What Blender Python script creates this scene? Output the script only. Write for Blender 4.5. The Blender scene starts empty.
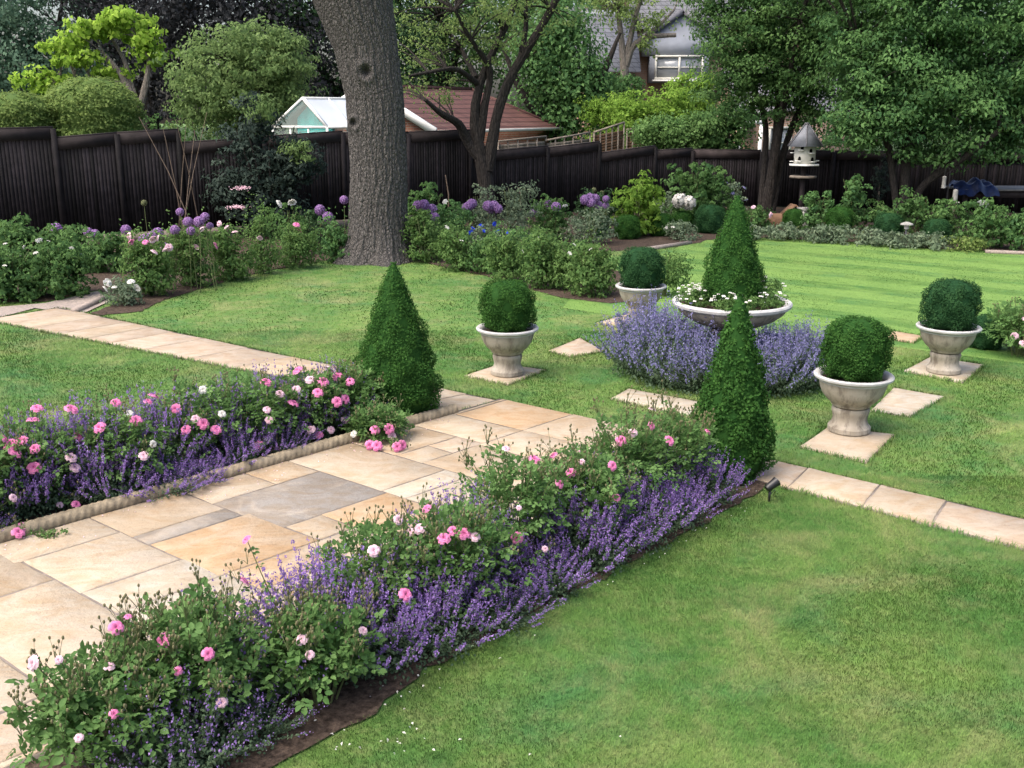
import bpy, math, random
import numpy as np
from mathutils import Vector

# ------------------------------------------------------------------ camera, light, exposure
R = math.radians
SC = bpy.context.scene
COL = SC.collection
CAM_H, PITCH, FPX = 2.8, R(15.2), 1000.0
cd = bpy.data.cameras.new("camera")
cam = bpy.data.objects.new("camera", cd)
COL.objects.link(cam)
cam.location = (0, 0, CAM_H)
cam.rotation_euler = (R(90) - PITCH, 0, 0)
cd.sensor_width = 36.0
cd.lens = 36.0 * FPX / 1024.0
cd.clip_start, cd.clip_end = 0.05, 1000
SC.camera = cam

SUN_EL, SUN_AZ = 58.0, 235.0          # azimuth: compass-like, direction the light comes FROM, measured clockwise from +Y
W = bpy.data.worlds.new("World")
SC.world = W
W.use_nodes = True
wn = W.node_tree
sky = wn.nodes.new("ShaderNodeTexSky")
sky.sky_type = 'NISHITA'
sky.sun_disc = False
sky.sun_elevation = R(SUN_EL)
sky.sun_rotation = R(SUN_AZ)
sky.air_density, sky.dust_density, sky.ozone_density = 1.0, 6.0, 1.0
bg = wn.nodes["Background"]
wn.links.new(sky.outputs[0], bg.inputs[0])
bg.inputs[1].default_value = 0.15
sl = bpy.data.lights.new("sun", 'SUN')
sl.energy, sl.angle, sl.color = 1.15, R(50), (1.0, 0.96, 0.90)
so = bpy.data.objects.new("sun", sl)
COL.objects.link(so)
sd = Vector((math.sin(R(SUN_AZ)) * math.cos(R(SUN_EL)), math.cos(R(SUN_AZ)) * math.cos(R(SUN_EL)), math.sin(R(SUN_EL))))
so.rotation_euler = sd.to_track_quat('Z', 'Y').to_euler()
so.location = (0, 0, 30)
SC.view_settings.view_transform = 'Standard'
SC.view_settings.look = 'None'
SC.view_settings.exposure = 1.33
SC.view_settings.gamma = 1.0
SC.render.engine = 'CYCLES'
SC.cycles.max_bounces = 8
SC.cycles.diffuse_bounces = 5
SC.cycles.transmission_bounces = 4
SC.cycles.glossy_bounces = 2
SC.cycles.use_denoising = True
SC.cycles.use_adaptive_sampling = False

rng = np.random.default_rng(7)
random.seed(7)
TAU = 2 * math.pi


# ------------------------------------------------------------------ placing helpers (survey of the ground from the photograph)
def ray(px, py):
    u, v = (px - 512) / FPX, -(py - 384) / FPX
    s, c = math.sin(PITCH), math.cos(PITCH)
    return np.array([u, v * s + c, v * c - s])


def G(px, py, z=0.0):
    d = ray(px, py)
    t = (z - CAM_H) / d[2]
    return np.array([d[0] * t, d[1] * t, z])


def P(px, py, Y):
    d = ray(px, py)
    t = Y / d[1]
    return np.array([d[0] * t, Y, CAM_H + d[2] * t])


O2 = np.array([-0.5, 9.11])
U2 = np.array([0.69, 0.724])
V2 = np.array([0.787, -0.617])


def PW(a, b, z=0.0):                   # patio grid to world: a along the beds, b across
    q = O2 + U2 * a + V2 * b
    return np.array([q[0], q[1], z])


def on_plane(px, py, b):
    d = ray(px, py)
    p0 = O2 + V2 * b
    n = np.array([U2[1], -U2[0]])
    t = (n @ p0) / (n @ d[:2])
    q = d * t
    return np.array([q[0], q[1], q[2] + CAM_H])


# ------------------------------------------------------------------ mesh builder
def rand_dir(n):
    d = rng.normal(size=(n, 3))
    return d / np.linalg.norm(d, axis=1)[:, None]


class MB:
    def __init__(s):
        s.v, s.f, s.t, s.m, s.n = [], [], [], [], 0

    def add(s, V, faces, tint=0.5, mat=0):
        V = np.asarray(V, float).reshape(-1, 3)
        if not isinstance(faces, list):
            faces = [faces]
        for F in faces:
            F = np.asarray(F, np.int64)
            if F.size:
                s.f.append(F + s.n)
                s.m.append(np.full(len(F), mat, np.int32))
        s.v.append(V)
        s.t.append(np.broadcast_to(np.asarray(tint, float), (len(V),)).copy())
        s.n += len(V)
        return s

    def box(s, c, size, rz=0.0, tint=0.5, mat=0, jitter=0.0):
        x, y, z = np.array(size) / 2
        V = np.array([(-x, -y, -z), (x, -y, -z), (x, y, -z), (-x, y, -z), (-x, -y, z), (x, -y, z), (x, y, z), (-x, y, z)])
        ca, sa = math.cos(rz), math.sin(rz)
        V = np.column_stack([V[:, 0] * ca - V[:, 1] * sa, V[:, 0] * sa + V[:, 1] * ca, V[:, 2]]) + np.asarray(c, float)
        return s.add(V, np.array([(0, 3, 2, 1), (4, 5, 6, 7), (0, 1, 5, 4), (1, 2, 6, 5), (2, 3, 7, 6), (3, 0, 4, 7)]), tint, mat)

    def bar(s, p, q, w, h, tint=0.5, mat=0):
        p, q = np.asarray(p, float), np.asarray(q, float)
        d = q - p
        d /= np.linalg.norm(d)
        up = np.array([0, 0, 1.0]) if abs(d[2]) < 0.95 else np.array([1.0, 0, 0])
        a = np.cross(d, up)
        a /= np.linalg.norm(a)
        b = np.cross(a, d)
        V = [e + a * i * w / 2 + b * j * h / 2 for e in (p, q) for i, j in ((-1, -1), (1, -1), (1, 1), (-1, 1))]
        return s.add(V, np.array([(0, 1, 2, 3), (4, 7, 6, 5), (0, 4, 5, 1), (1, 5, 6, 2), (2, 6, 7, 3), (3, 7, 4, 0)]), tint, mat)

    def tube(s, pts, rad, seg=8, tint=0.5, mat=0, cap=True, rough=0.0):
        pts = np.asarray(pts, float)
        n = len(pts)
        rad = np.broadcast_to(np.asarray(rad, float), (n,))
        d = np.gradient(pts, axis=0)
        d /= np.linalg.norm(d, axis=1)[:, None] + 1e-9
        ref = np.array([0.31, 0.95, 0.05]) if abs(d[0][2]) > 0.6 else np.array([0, 0, 1.0])
        a = np.cross(d, ref)
        a /= np.linalg.norm(a, axis=1)[:, None] + 1e-9
        b = np.cross(d, a)
        th = np.arange(seg) / seg * TAU
        rr = rad[:, None] * (1 + rough * rng.normal(size=(n, seg)))
        V = pts[:, None] + (a[:, None] * np.cos(th)[None, :, None] + b[:, None] * np.sin(th)[None, :, None]) * rr[..., None]
        i, j = np.meshgrid(np.arange(n - 1), np.arange(seg), indexing='ij')
        F = np.stack([i * seg + j, i * seg + (j + 1) % seg, (i + 1) * seg + (j + 1) % seg, (i + 1) * seg + j], -1).reshape(-1, 4)
        fs = [F]
        if cap:
            fs.append(np.arange(seg)[None, ::-1])
            fs.append((np.arange(seg) + (n - 1) * seg)[None])
        return s.add(V.reshape(-1, 3), fs, tint, mat)

    def lathe(s, prof, seg=40, c=(0, 0, 0), tint=0.5, mat=0, wob=None):
        prof = np.asarray(prof, float)
        n = len(prof)
        th = np.arange(seg) / seg * TAU
        r = np.repeat(prof[:, :1], seg, 1)
        if wob is not None:
            r = r * wob(th[None], prof[:, 1][:, None])
        V = np.stack([r * np.cos(th), r * np.sin(th), np.repeat(prof[:, 1:2], seg, 1)], -1) + np.asarray(c, float)
        i, j = np.meshgrid(np.arange(n - 1), np.arange(seg), indexing='ij')
        F = np.stack([i * seg + j, i * seg + (j + 1) % seg, (i + 1) * seg + (j + 1) % seg, (i + 1) * seg + j], -1).reshape(-1, 4)
        return s.add(V.reshape(-1, 3), F, tint, mat)

    def prism(s, poly, z0, z1, tint=0.5, mat=0):
        poly = np.array([np.asarray(p_, float)[:2] for p_ in poly])
        n = len(poly)
        if np.sum(poly[:, 0] * np.roll(poly[:, 1], -1) - np.roll(poly[:, 0], -1) * poly[:, 1]) < 0:
            poly = poly[::-1]
        V = np.vstack([np.column_stack([poly, np.full(n, z0)]), np.column_stack([poly, np.full(n, z1)])])
        k = np.arange(n)
        return s.add(V, [np.stack([k, (k + 1) % n, (k + 1) % n + n, k + n], -1), (k + n)[None], k[None, ::-1]], tint, mat)

    def sheet(s, poly, z, tint=0.5, mat=0):
        poly = np.array([np.asarray(p_, float)[:2] for p_ in poly])
        if np.sum(poly[:, 0] * np.roll(poly[:, 1], -1) - np.roll(poly[:, 0], -1) * poly[:, 1]) < 0:
            poly = poly[::-1]
        return s.add(np.column_stack([poly, np.full(len(poly), z)]), np.arange(len(poly))[None], tint, mat)

    def quad(s, a, b, c, d, tint=0.5, mat=0):
        return s.add([a, b, c, d], np.array([(0, 1, 2, 3)]), tint, mat)

    def ball(s, c, r, seg=12, rings=7, tint=0.5, mat=0, amp=0.0):
        ph = np.linspace(-math.pi / 2, math.pi / 2, rings + 1)
        th = np.arange(seg) / seg * TAU
        x = np.cos(ph)[:, None] * np.cos(th)
        y = np.cos(ph)[:, None] * np.sin(th)
        z = np.repeat(np.sin(ph)[:, None], seg, 1)
        V = np.stack([x, y, z], -1).reshape(-1, 3)
        k = 1.0
        if amp:
            k = (1 + amp * (np.sin(V[:, 0] * 5.1 + c[0] * 9) * np.sin(V[:, 1] * 4.3 + c[1] * 7) + 0.6 * np.sin(V[:, 2] * 7 + V[:, 0] * 6)))[:, None]
        V = V * k * np.asarray(r, float) + np.asarray(c, float)
        i, j = np.meshgrid(np.arange(rings), np.arange(seg), indexing='ij')
        F = np.stack([i * seg + j, i * seg + (j + 1) % seg, (i + 1) * seg + (j + 1) % seg, (i + 1) * seg + j], -1).reshape(-1, 4)
        return s.add(V, F, tint, mat)

    def leaves(s, Pt, N, L, Wd, tint, kind='oval', T=None, mat=0, fold=0.25, droop=0.2):
        Pt, N = np.asarray(Pt, float), np.asarray(N, float)
        n = len(Pt)
        if n == 0:
            return s
        N = N / (np.linalg.norm(N, axis=1)[:, None] + 1e-9)
        if T is None:
            T = rng.normal(size=(n, 3))
        T = T - N * np.sum(T * N, 1)[:, None]
        T /= np.linalg.norm(T, axis=1)[:, None] + 1e-9
        B = np.cross(N, T)
        L = np.broadcast_to(np.asarray(L, float), (n,))[:, None]
        Wd = np.broadcast_to(np.asarray(Wd, float), (n,))[:, None]
        tn = np.broadcast_to(np.asarray(tint, float), (n,))
        if kind == 'tri':
            V = np.stack([Pt - T * L * .5, Pt + T * L * .5 - N * L * droop * .4, Pt + B * Wd], 1)
            return s.add(V.reshape(-1, 3), np.arange(n * 3).reshape(-1, 3), np.repeat(tn, 3), mat)
        if kind == 'quad':
            V = np.stack([Pt - T * L * .5, Pt + B * Wd * .5 + N * Wd * fold, Pt + T * L * .5 - N * L * droop, Pt - B * Wd * .5 + N * Wd * fold], 1)
            return s.add(V.reshape(-1, 3), np.arange(n * 4).reshape(-1, 4), np.repeat(tn, 4), mat)
        V = np.stack([Pt - T * L * .5,
                      Pt - T * L * .18 + B * Wd * .48 + N * Wd * fold, Pt + T * L * .22 + B * Wd * .42 + N * Wd * (fold - droop * .3),
                      Pt + T * L * .5 - N * L * droop,
                      Pt + T * L * .22 - B * Wd * .42 + N * Wd * (fold - droop * .3), Pt - T * L * .18 - B * Wd * .48 + N * Wd * fold], 1)
        k = np.arange(n)[:, None] * 6
        F = np.vstack([k + np.array([0, 1, 2, 3]), k + np.array([0, 3, 4, 5])])
        return s.add(V.reshape(-1, 3), F, np.repeat(tn, 6), mat)

    def mesh(s, name, mats, smooth=False):
        me = bpy.data.meshes.new(name)
        V = np.concatenate(s.v)
        loops = np.concatenate([F.ravel() for F in s.f])
        sizes = np.concatenate([np.full(len(F), F.shape[1], np.int32) for F in s.f])
        starts = np.concatenate([[0], np.cumsum(sizes)[:-1]])
        me.vertices.add(len(V))
        me.vertices.foreach_set("co", V.astype(np.float32).ravel())
        me.loops.add(len(loops))
        me.loops.foreach_set("vertex_index", loops.astype(np.int32))
        me.polygons.add(len(sizes))
        me.polygons.foreach_set("loop_start", starts.astype(np.int32))
        me.polygons.foreach_set("material_index", np.concatenate(s.m))
        if smooth:
            me.polygons.foreach_set("use_smooth", np.ones(len(sizes), bool))
        at = me.attributes.new("tint", 'FLOAT', 'POINT')
        at.data.foreach_set("value", np.concatenate(s.t).astype(np.float32))
        for m in (mats if isinstance(mats, (list, tuple)) else [mats]):
            me.materials.append(m)
        me.update(calc_edges=True)
        me.validate()
        if smooth:
            me.set_sharp_from_angle(angle=R(32))
        return me

    def build(s, name, mats, parent=None, smooth=False, loc=None):
        o = bpy.data.objects.new(name, s.mesh(name, mats, smooth))
        COL.objects.link(o)
        if parent is not None:
            o.parent = parent
        if loc is not None:
            o.location = [float(x) for x in loc]
        return o


def tag(o, label=None, cat=None, group=None, kind=None):
    if label:
        o["label"] = label
    if cat:
        o["category"] = cat
    if group:
        o["group"] = group
    if kind:
        o["kind"] = kind
    return o


def thing(name, label, cat, loc=(0, 0, 0), group=None, rz=0.0):
    o = bpy.data.objects.new(name, None)
    o.empty_display_size = 0.2
    COL.objects.link(o)
    o.location = [float(x) for x in loc]
    o.rotation_euler = (0, 0, rz)
    return tag(o, label, cat, group)


def inst(name, me, parent=None, loc=(0, 0, 0), rot=(0, 0, 0), sc=1.0):
    o = bpy.data.objects.new(name, me)
    COL.objects.link(o)
    if parent is not None:
        o.parent = parent
    o.location = [float(x) for x in loc]
    o.rotation_euler = rot
    o.scale = (sc, sc, sc) if np.isscalar(sc) else sc
    return o


def copy_tree(o, parent=None):
    c = o.copy()
    COL.objects.link(c)
    if parent is not None:
        c.parent = parent
    for ch in list(o.children):
        copy_tree(ch, c)
    return c


# ------------------------------------------------------------------ materials
class NT:
    def __init__(s, name):
        s.mat = bpy.data.materials.new(name)
        s.mat.use_nodes = True
        s.t = s.mat.node_tree
        s.bsdf = s.t.nodes["Principled BSDF"]
        s.out = s.t.nodes["Material Output"]

    def n(s, typ, props=None, **ins):
        nd = s.t.nodes.new("ShaderNode" + typ)
        for k, v in (props or {}).items():
            setattr(nd, k, v)
        for k, v in ins.items():
            key = int(k[1:]) if k[0] == 'i' and k[1:].isdigit() else k.replace('_', ' ')
            s.set(nd, key, v)
        return nd

    def set(s, nd, key, v):
        if isinstance(v, bpy.types.NodeSocket):
            s.t.links.new(v, nd.inputs[key])
        elif isinstance(v, bpy.types.Node):
            s.t.links.new(v.outputs[0], nd.inputs[key])
        else:
            if isinstance(v, tuple) and len(v) == 3 and nd.inputs[key].type == 'RGBA':
                v = (*v, 1)
            nd.inputs[key].default_value = v

    def mix(s, fac, a, b, mode='MIX'):
        nd = s.n('MixRGB', dict(blend_type=mode))
        s.set(nd, 0, fac)
        s.set(nd, 1, a)
        s.set(nd, 2, b)
        return nd.outputs[0]

    def ramp(s, fac, stops):
        nd = s.n('ValToRGB', Fac=fac)
        e = nd.color_ramp.elements
        while len(e) < len(stops):
            e.new(0.5)
        for k, (p, c) in enumerate(stops):
            e[k].position = p
            e[k].color = (*c, 1) if not np.isscalar(c) else (c, c, c, 1)
        return nd.outputs[0]

    def noise(s, scale, vec=None, detail=4.0, rough=0.55, dist=0.0):
        nd = s.n('TexNoise', Scale=scale, Detail=detail, Roughness=rough, Distortion=dist)
        if vec is not None:
            s.set(nd, 'Vector', vec)
        return nd.outputs[0]

    def pos(s):
        return s.n('NewGeometry').outputs['Position']

    def obj(s):
        return s.n('TexCoord').outputs['Object']

    def scale(s, vec, sc):
        return s.n('Mapping', None, Vector=vec, Scale=sc).outputs[0]

    def attr(s, name='tint'):
        return s.n('Attribute', dict(attribute_name=name)).outputs['Fac']

    def bump(s, h, strength=0.3, dist=0.01):
        nd = s.n('Bump', Strength=strength, Distance=dist, Height=h)
        s.t.links.new(nd.outputs[0], s.bsdf.inputs['Normal'])

    def fin(s, col, rough=0.6, spec=0.3):
        s.set(s.bsdf, 'Base Color', col)
        s.set(s.bsdf, 'Roughness', rough)
        s.bsdf.inputs['Specular IOR Level'].default_value = spec
        return s.mat


def leaf_mat(name, c1, c2, trans=0.28, rough=0.5, spec=0.3, patch=0.25, pscale=1.5):
    rough, spec, trans = rough + .14, spec * .22, trans + .12
    m = NT(name)
    t = m.attr()
    col = m.mix(t, c1, c2)
    nz = m.noise(pscale, m.pos(), 3)
    col = m.mix(m.n('Math', dict(operation='MULTIPLY'), i0=nz, i1=patch).outputs[0], col, tuple(min(1, 1.7 * x + 0.01) for x in c2))
    m.fin(col, rough, spec)
    tr = m.n('BsdfTranslucent', Color=m.mix(0.5, col, tuple(min(1, 1.5 * x) for x in c2)))
    mx = m.n('MixShader', Fac=trans)
    m.t.links.new(m.bsdf.outputs[0], mx.inputs[1])
    m.t.links.new(tr.outputs[0], mx.inputs[2])
    m.t.links.new(mx.outputs[0], m.out.inputs['Surface'])
    return m.mat


def plain(name, col, rough=0.6, spec=0.3, var=0.25, scale=8.0, bump=0.0, bscale=40.0, tintvar=0.0):
    m = NT(name)
    v = m.noise(scale, m.obj(), 5)
    c = m.mix(m.ramp(v, [(0.3, 0.0), (0.7, 1.0)]), tuple(x * (1 - var) for x in col), tuple(min(1, x * (1 + var)) for x in col))
    if tintvar:
        c = m.mix(m.attr(), m.mix(1.0, c, (1 - tintvar,) * 3, 'MULTIPLY'), m.mix(1.0, c, (1 + tintvar,) * 3, 'MULTIPLY'))
    if bump:
        m.bump(m.noise(bscale, m.obj(), 6), bump, 0.01)
    return m.fin(c, rough, spec)


def lawn_mat(name, green, light, straw, dry=0.5, stripes=False):
    m = NT(name)
    p = m.pos()

    def mul(a, b):
        return m.n('Math', dict(operation='MULTIPLY'), i0=a, i1=b).outputs[0]

    def sh(x, y):
        return m.n('Mapping', None, Vector=p, Location=(x, y, 0.0)).outputs[0]
    big = m.ramp(m.noise(0.7, p, 4, 0.6, 0.6), [(0.38, 0.0), (0.62, 1.0)])
    c = m.mix(big, green, light)
    cool = m.ramp(m.noise(1.1, sh(31, 7), 4, 0.6, 0.5), [(0.50, 0.0), (0.68, 0.7)])
    c = m.mix(cool, c, (green[0] * 0.72, green[1] * 0.98, green[2] * 1.45))
    d = m.ramp(m.noise(1.0, sh(13, 4), 7, 0.70, 0.8), [(0.49, 0.0), (0.70, 1.0)])
    c = m.mix(mul(d, dry), c, straw)
    fleck = m.ramp(m.noise(7.0, sh(3, 9), 5, 0.72), [(0.46, 0.0), (0.70, 1.0)])
    c = m.mix(mul(fleck, dry * 0.55), c, straw)
    dk = m.ramp(m.noise(4.0, sh(5, 21), 5, 0.7), [(0.48, 0.0), (0.72, 0.55)])
    c = m.mix(dk, c, tuple(x * 0.60 for x in green))
    if stripes:
        mp = m.n('Mapping', None, Vector=p, Rotation=(0, 0, R(38)))
        wv = m.n('TexWave', dict(wave_type='BANDS', bands_direction='Y'), Vector=mp.outputs[0], Scale=0.27, Distortion=0.8, Detail=2.0, Detail_Scale=1.0)
        st = m.ramp(wv.outputs['Fac'], [(0.40, 0.0), (0.60, 1.0)])
        c = m.mix(mul(st, 0.75), c, tuple(x * 1.12 for x in light))  # mowing bands: light caught by leaning blades, put into the base colour
        fine = m.noise(1.0, m.scale(mp.outputs[0], (1.0, 6.0, 1.0)), 4)
        c = m.mix(mul(m.ramp(fine, [(0.45, 0.0), (0.68, 1.0)]), 0.6), c, tuple(x * 1.2 for x in light))
    t = m.attr()
    c = m.mix(t, m.mix(1.0, c, (0.66, 0.66, 0.66), 'MULTIPLY'), m.mix(1.0, c, (1.34, 1.34, 1.25), 'MULTIPLY'))
    m.fin(c, 0.7, 0.12)
    m.bump(m.noise(120, p, 3), 0.5, 0.01)
    return m.mat


def slab_mat():
    m = NT("sandstone")
    p = m.pos()
    base = m.n('Attribute', dict(attribute_name="stone")).outputs['Color']
    ofs = m.n('VectorMath', dict(operation='ADD'), i0=p, i1=m.n('VectorMath', dict(operation='SCALE'), i0=base, Scale=37.0).outputs[0]).outputs[0]   # every slab shows its own veining
    w = m.noise(2.2, m.scale(ofs, (1.0, 1.8, 1.0)), 6, 0.62, 2.2)
    c = m.mix(m.ramp(w, [(0.40, 0.0), (0.62, 0.75)]), base, m.mix(1.0, base, (0.86, 0.74, 0.60), 'MULTIPLY'))
    c = m.mix(m.ramp(m.noise(1.7, ofs, 5, 0.6, 1.0), [(0.50, 0.0), (0.66, 0.6)]), c, (0.385, 0.330, 0.262))
    c = m.mix(m.ramp(m.noise(9, m.scale(ofs, (1.0, 2.4, 1.0)), 7, 0.72, 1.2), [(0.52, 0.0), (0.70, 0.42)]), c, m.mix(1.0, c, (0.62, 0.54, 0.46), 'MULTIPLY'))
    c = m.mix(m.ramp(m.noise(0.9, p, 6, 0.7), [(0.50, 0.0), (0.74, 0.40)]), c, m.mix(1.0, c, (0.66, 0.62, 0.57), 'MULTIPLY'))
    c = m.mix(m.ramp(m.noise(70, p, 3, 0.7), [(0.60, 0.0), (0.70, 0.45)]), c, (0.13, 0.10, 0.075))
    m.fin(c, 0.8, 0.15)
    h = m.n('Math', dict(operation='ADD'), i0=m.noise(5, m.scale(ofs, (1.0, 1.6, 1.0)), 8, 0.6, 1.5), i1=m.noise(40, p, 4, 0.6)).outputs[0]
    m.bump(h, 0.55, 0.014)
    return m.mat


def bark_mat(name, c1, c2, zs=0.22, sc=28.0, strength=0.9):
    m = NT(name)
    p = m.scale(m.obj(), (1, 1, zs))
    vor = m.n('TexVoronoi', dict(feature='DISTANCE_TO_EDGE'), Vector=m.mix(0.06, p, m.n('TexNoise', Vector=p, Scale=20.0).outputs[1]), Scale=sc).outputs[0]
    nz = m.noise(sc * 0.8, p, 6, 0.7)
    h = m.n('Math', dict(operation='ADD'), i0=m.ramp(vor, [(0.0, 0.0), (0.35, 1.0)]), i1=nz).outputs[0]
    c = m.mix(m.ramp(h, [(0.35, 0.0), (0.95, 1.0)]), c1, c2)
    c = m.mix(m.ramp(m.noise(2.5, m.obj(), 4), [(0.45, 0.0), (0.75, 0.5)]), c, tuple(x * 0.75 for x in c2))
    m.fin(c, 0.9, 0.15)
    m.bump(h, strength, 0.03)
    return m.mat


M = {}
M['lawn'] = lawn_mat("lawn_grass", (0.058, 0.136, 0.031), (0.108, 0.184, 0.046), (0.24, 0.220, 0.11), 0.58)
M['stripe'] = lawn_mat("striped_lawn", (0.062, 0.138, 0.032), (0.118, 0.200, 0.052), (0.20, 0.21, 0.085), 0.12, True)
M['slab'] = slab_mat()
M['rough'] = plain("rough_ground", (0.035, 0.055, 0.022), 0.95, 0.1, 0.5, 1.5, 0.6, 20)
M['mortar'] = plain("mortar", (0.20, 0.17, 0.145), 0.9, 0.1, 0.25, 14, 0.4)
M['soil'] = plain("soil", (0.055, 0.040, 0.031), 0.95, 0.1, 0.7, 34, 1.0, 50)
M['gravel'] = plain("gravel_path", (0.26, 0.22, 0.195), 0.9, 0.1, 0.3, 30, 0.7, 90)
M['rope'] = plain("rope_stone", (0.25, 0.205, 0.14), 0.85, 0.2, 0.35, 14, 0.5, 60, 0.15)
M['fence'] = plain("dark_stained_timber", (0.0098, 0.0078, 0.0092), 0.75, 0.2, 0.5, 7, 0.4, 40, 0.75)
M['fencecap'] = plain("weathered_dark_timber", (0.028, 0.022, 0.0225), 0.8, 0.2, 0.35, 5, 0.3, 30, 0.25)
M['greywood'] = plain("grey_timber", (0.19, 0.16, 0.13), 0.85, 0.15, 0.35, 9, 0.4, 30, 0.25)
M['cane'] = plain("cane", (0.13, 0.095, 0.07), 0.7, 0.25, 0.25, 10)
M['oakbark'] = bark_mat("oak_bark", (0.022, 0.020, 0.019), (0.112, 0.104, 0.098), 0.42, 24.0)
M['darkbark'] = bark_mat("dark_bark", (0.008, 0.007, 0.0065), (0.042, 0.036, 0.032), 0.2, 22.0, 0.6)
M['palebark'] = bark_mat("pale_bark", (0.06, 0.05, 0.042), (0.20, 0.175, 0.15), 0.2, 22.0, 0.5)
M['woodstem'] = plain("green_stem", (0.085, 0.105, 0.040), 0.6, 0.3, 0.3, 12)
M['bud'] = plain("rose_bud_green", (0.13, 0.12, 0.06), 0.6, 0.3, 0.3, 12)
M['twig'] = plain("brown_twigs", (0.10, 0.065, 0.04), 0.9, 0.1, 0.4, 12)

M['box'] = leaf_mat("box_leaves", (0.015, 0.055, 0.012), (0.055, 0.135, 0.028), 0.2, 0.55, 0.18, 0.2, 6)
M['boxb'] = leaf_mat("box_leaves_bluish", (0.014, 0.050, 0.020), (0.045, 0.112, 0.040), 0.2, 0.55, 0.18, 0.15, 6)
M['rose'] = leaf_mat("rose_leaves", (0.040, 0.105, 0.028), (0.130, 0.225, 0.072), 0.25, 0.4, 0.45, 0.25, 5)
M['rosefar'] = leaf_mat("rose_leaves_bright", (0.036, 0.095, 0.026), (0.13, 0.215, 0.066), 0.3, 0.45, 0.35, 0.25, 2)
M['cat'] = leaf_mat("catmint_leaves", (0.050, 0.090, 0.050), (0.115, 0.165, 0.095), 0.25, 0.6, 0.2, 0.2, 6)
M['violet'] = leaf_mat("catmint_flowers", (0.128, 0.072, 0.245), (0.365, 0.242, 0.54), 0.25, 0.6, 0.2, 0.12, 4)
M['lilac'] = leaf_mat("catmint_flowers_pale", (0.115, 0.108, 0.24), (0.285, 0.275, 0.47), 0.25, 0.6, 0.2, 0.12, 4)
M['pink'] = leaf_mat("rose_petals_pink", (0.6, 0.11, 0.31), (0.84, 0.34, 0.56), 0.25, 0.55, 0.2, 0.0)
M['palepink'] = leaf_mat("rose_petals_pale_pink", (0.62, 0.38, 0.47), (0.82, 0.6, 0.67), 0.25, 0.55, 0.2, 0.0)
M['whitepetal'] = leaf_mat("white_petals", (0.55, 0.53, 0.48), (0.76, 0.74, 0.7), 0.25, 0.55, 0.2, 0.0)
M['allium'] = leaf_mat("allium_florets", (0.2, 0.1, 0.27), (0.42, 0.27, 0.5), 0.2, 0.6, 0.2, 0.1)
M['allgreen'] = leaf_mat("allium_seed_head", (0.12, 0.15, 0.07), (0.26, 0.27, 0.15), 0.2, 0.6, 0.2, 0.1)
M['blue'] = leaf_mat("blue_florets", (0.02, 0.04, 0.42), (0.07, 0.14, 0.75), 0.2, 0.6, 0.2, 0.0)
M['dk'] = leaf_mat("dark_evergreen_leaves", (0.018, 0.046, 0.021), (0.056, 0.108, 0.042), 0.2, 0.45, 0.4, 0.2, 0.8)
M['blueg'] = leaf_mat("bluish_conifer_leaves", (0.038, 0.085, 0.056), (0.105, 0.175, 0.115), 0.2, 0.55, 0.25, 0.2, 0.5)
M['purple'] = leaf_mat("dark_purple_leaves", (0.014, 0.016, 0.018), (0.042, 0.044, 0.048), 0.15, 0.5, 0.3, 0.15, 0.6)
M['lime'] = leaf_mat("lime_leaves", (0.110, 0.225, 0.020), (0.300, 0.440, 0.070), 0.35, 0.45, 0.3, 0.2, 0.8)
M['gold'] = leaf_mat("golden_shrub_leaves", (0.055, 0.11, 0.026), (0.175, 0.235, 0.07), 0.25, 0.5, 0.3, 0.4, 1.2)
M['grayg'] = leaf_mat("soft_green_leaves", (0.05, 0.105, 0.03), (0.17, 0.245, 0.09), 0.3, 0.5, 0.3, 0.3, 0.8)
M['lightg'] = leaf_mat("light_green_leaves", (0.085, 0.15, 0.036), (0.23, 0.31, 0.105), 0.35, 0.5, 0.3, 0.3, 0.8)
M['mid'] = leaf_mat("mid_green_leaves", (0.017, 0.06, 0.02), (0.108, 0.198, 0.062), 0.28, 0.45, 0.35, 0.25, 0.7)
M['cool'] = leaf_mat("cool_green_leaves", (0.016, 0.062, 0.026), (0.12, 0.228, 0.074), 0.28, 0.42, 0.4, 0.3, 0.6)
M['bright'] = leaf_mat("bright_green_leaves", (0.060, 0.140, 0.018), (0.185, 0.300, 0.050), 0.32, 0.45, 0.35, 0.3, 1.0)
M['silver'] = leaf_mat("silver_green_leaves", (0.06, 0.1, 0.06), (0.185, 0.235, 0.15), 0.2, 0.6, 0.2, 0.2, 2.0)
M['elder'] = leaf_mat("blackish_elder_leaves", (0.012, 0.022, 0.02), (0.044, 0.066, 0.05), 0.15, 0.45, 0.4, 0.15, 1.0)


def urn_stone():
    m = NT("cast_stone")
    p = m.obj()
    c = m.mix(m.ramp(m.noise(5, p, 5, 0.6), [(0.35, 0.0), (0.7, 1.0)]), (0.265, 0.232, 0.182), (0.365, 0.332, 0.280))
    st = m.noise(4.0, m.scale(p, (3, 3, 0.8)), 6, 0.7)
    c = m.mix(m.ramp(st, [(0.47, 0.0), (0.64, 0.75)]), c, (0.095, 0.078, 0.060))
    c = m.mix(m.ramp(m.noise(22, p, 4, 0.7), [(0.55, 0.0), (0.75, 0.45)]), c, (0.19, 0.165, 0.14))
    m.fin(c, 0.8, 0.2)
    m.bump(m.noise(45, p, 6, 0.7), 0.3, 0.01)
    return m.mat


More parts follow.
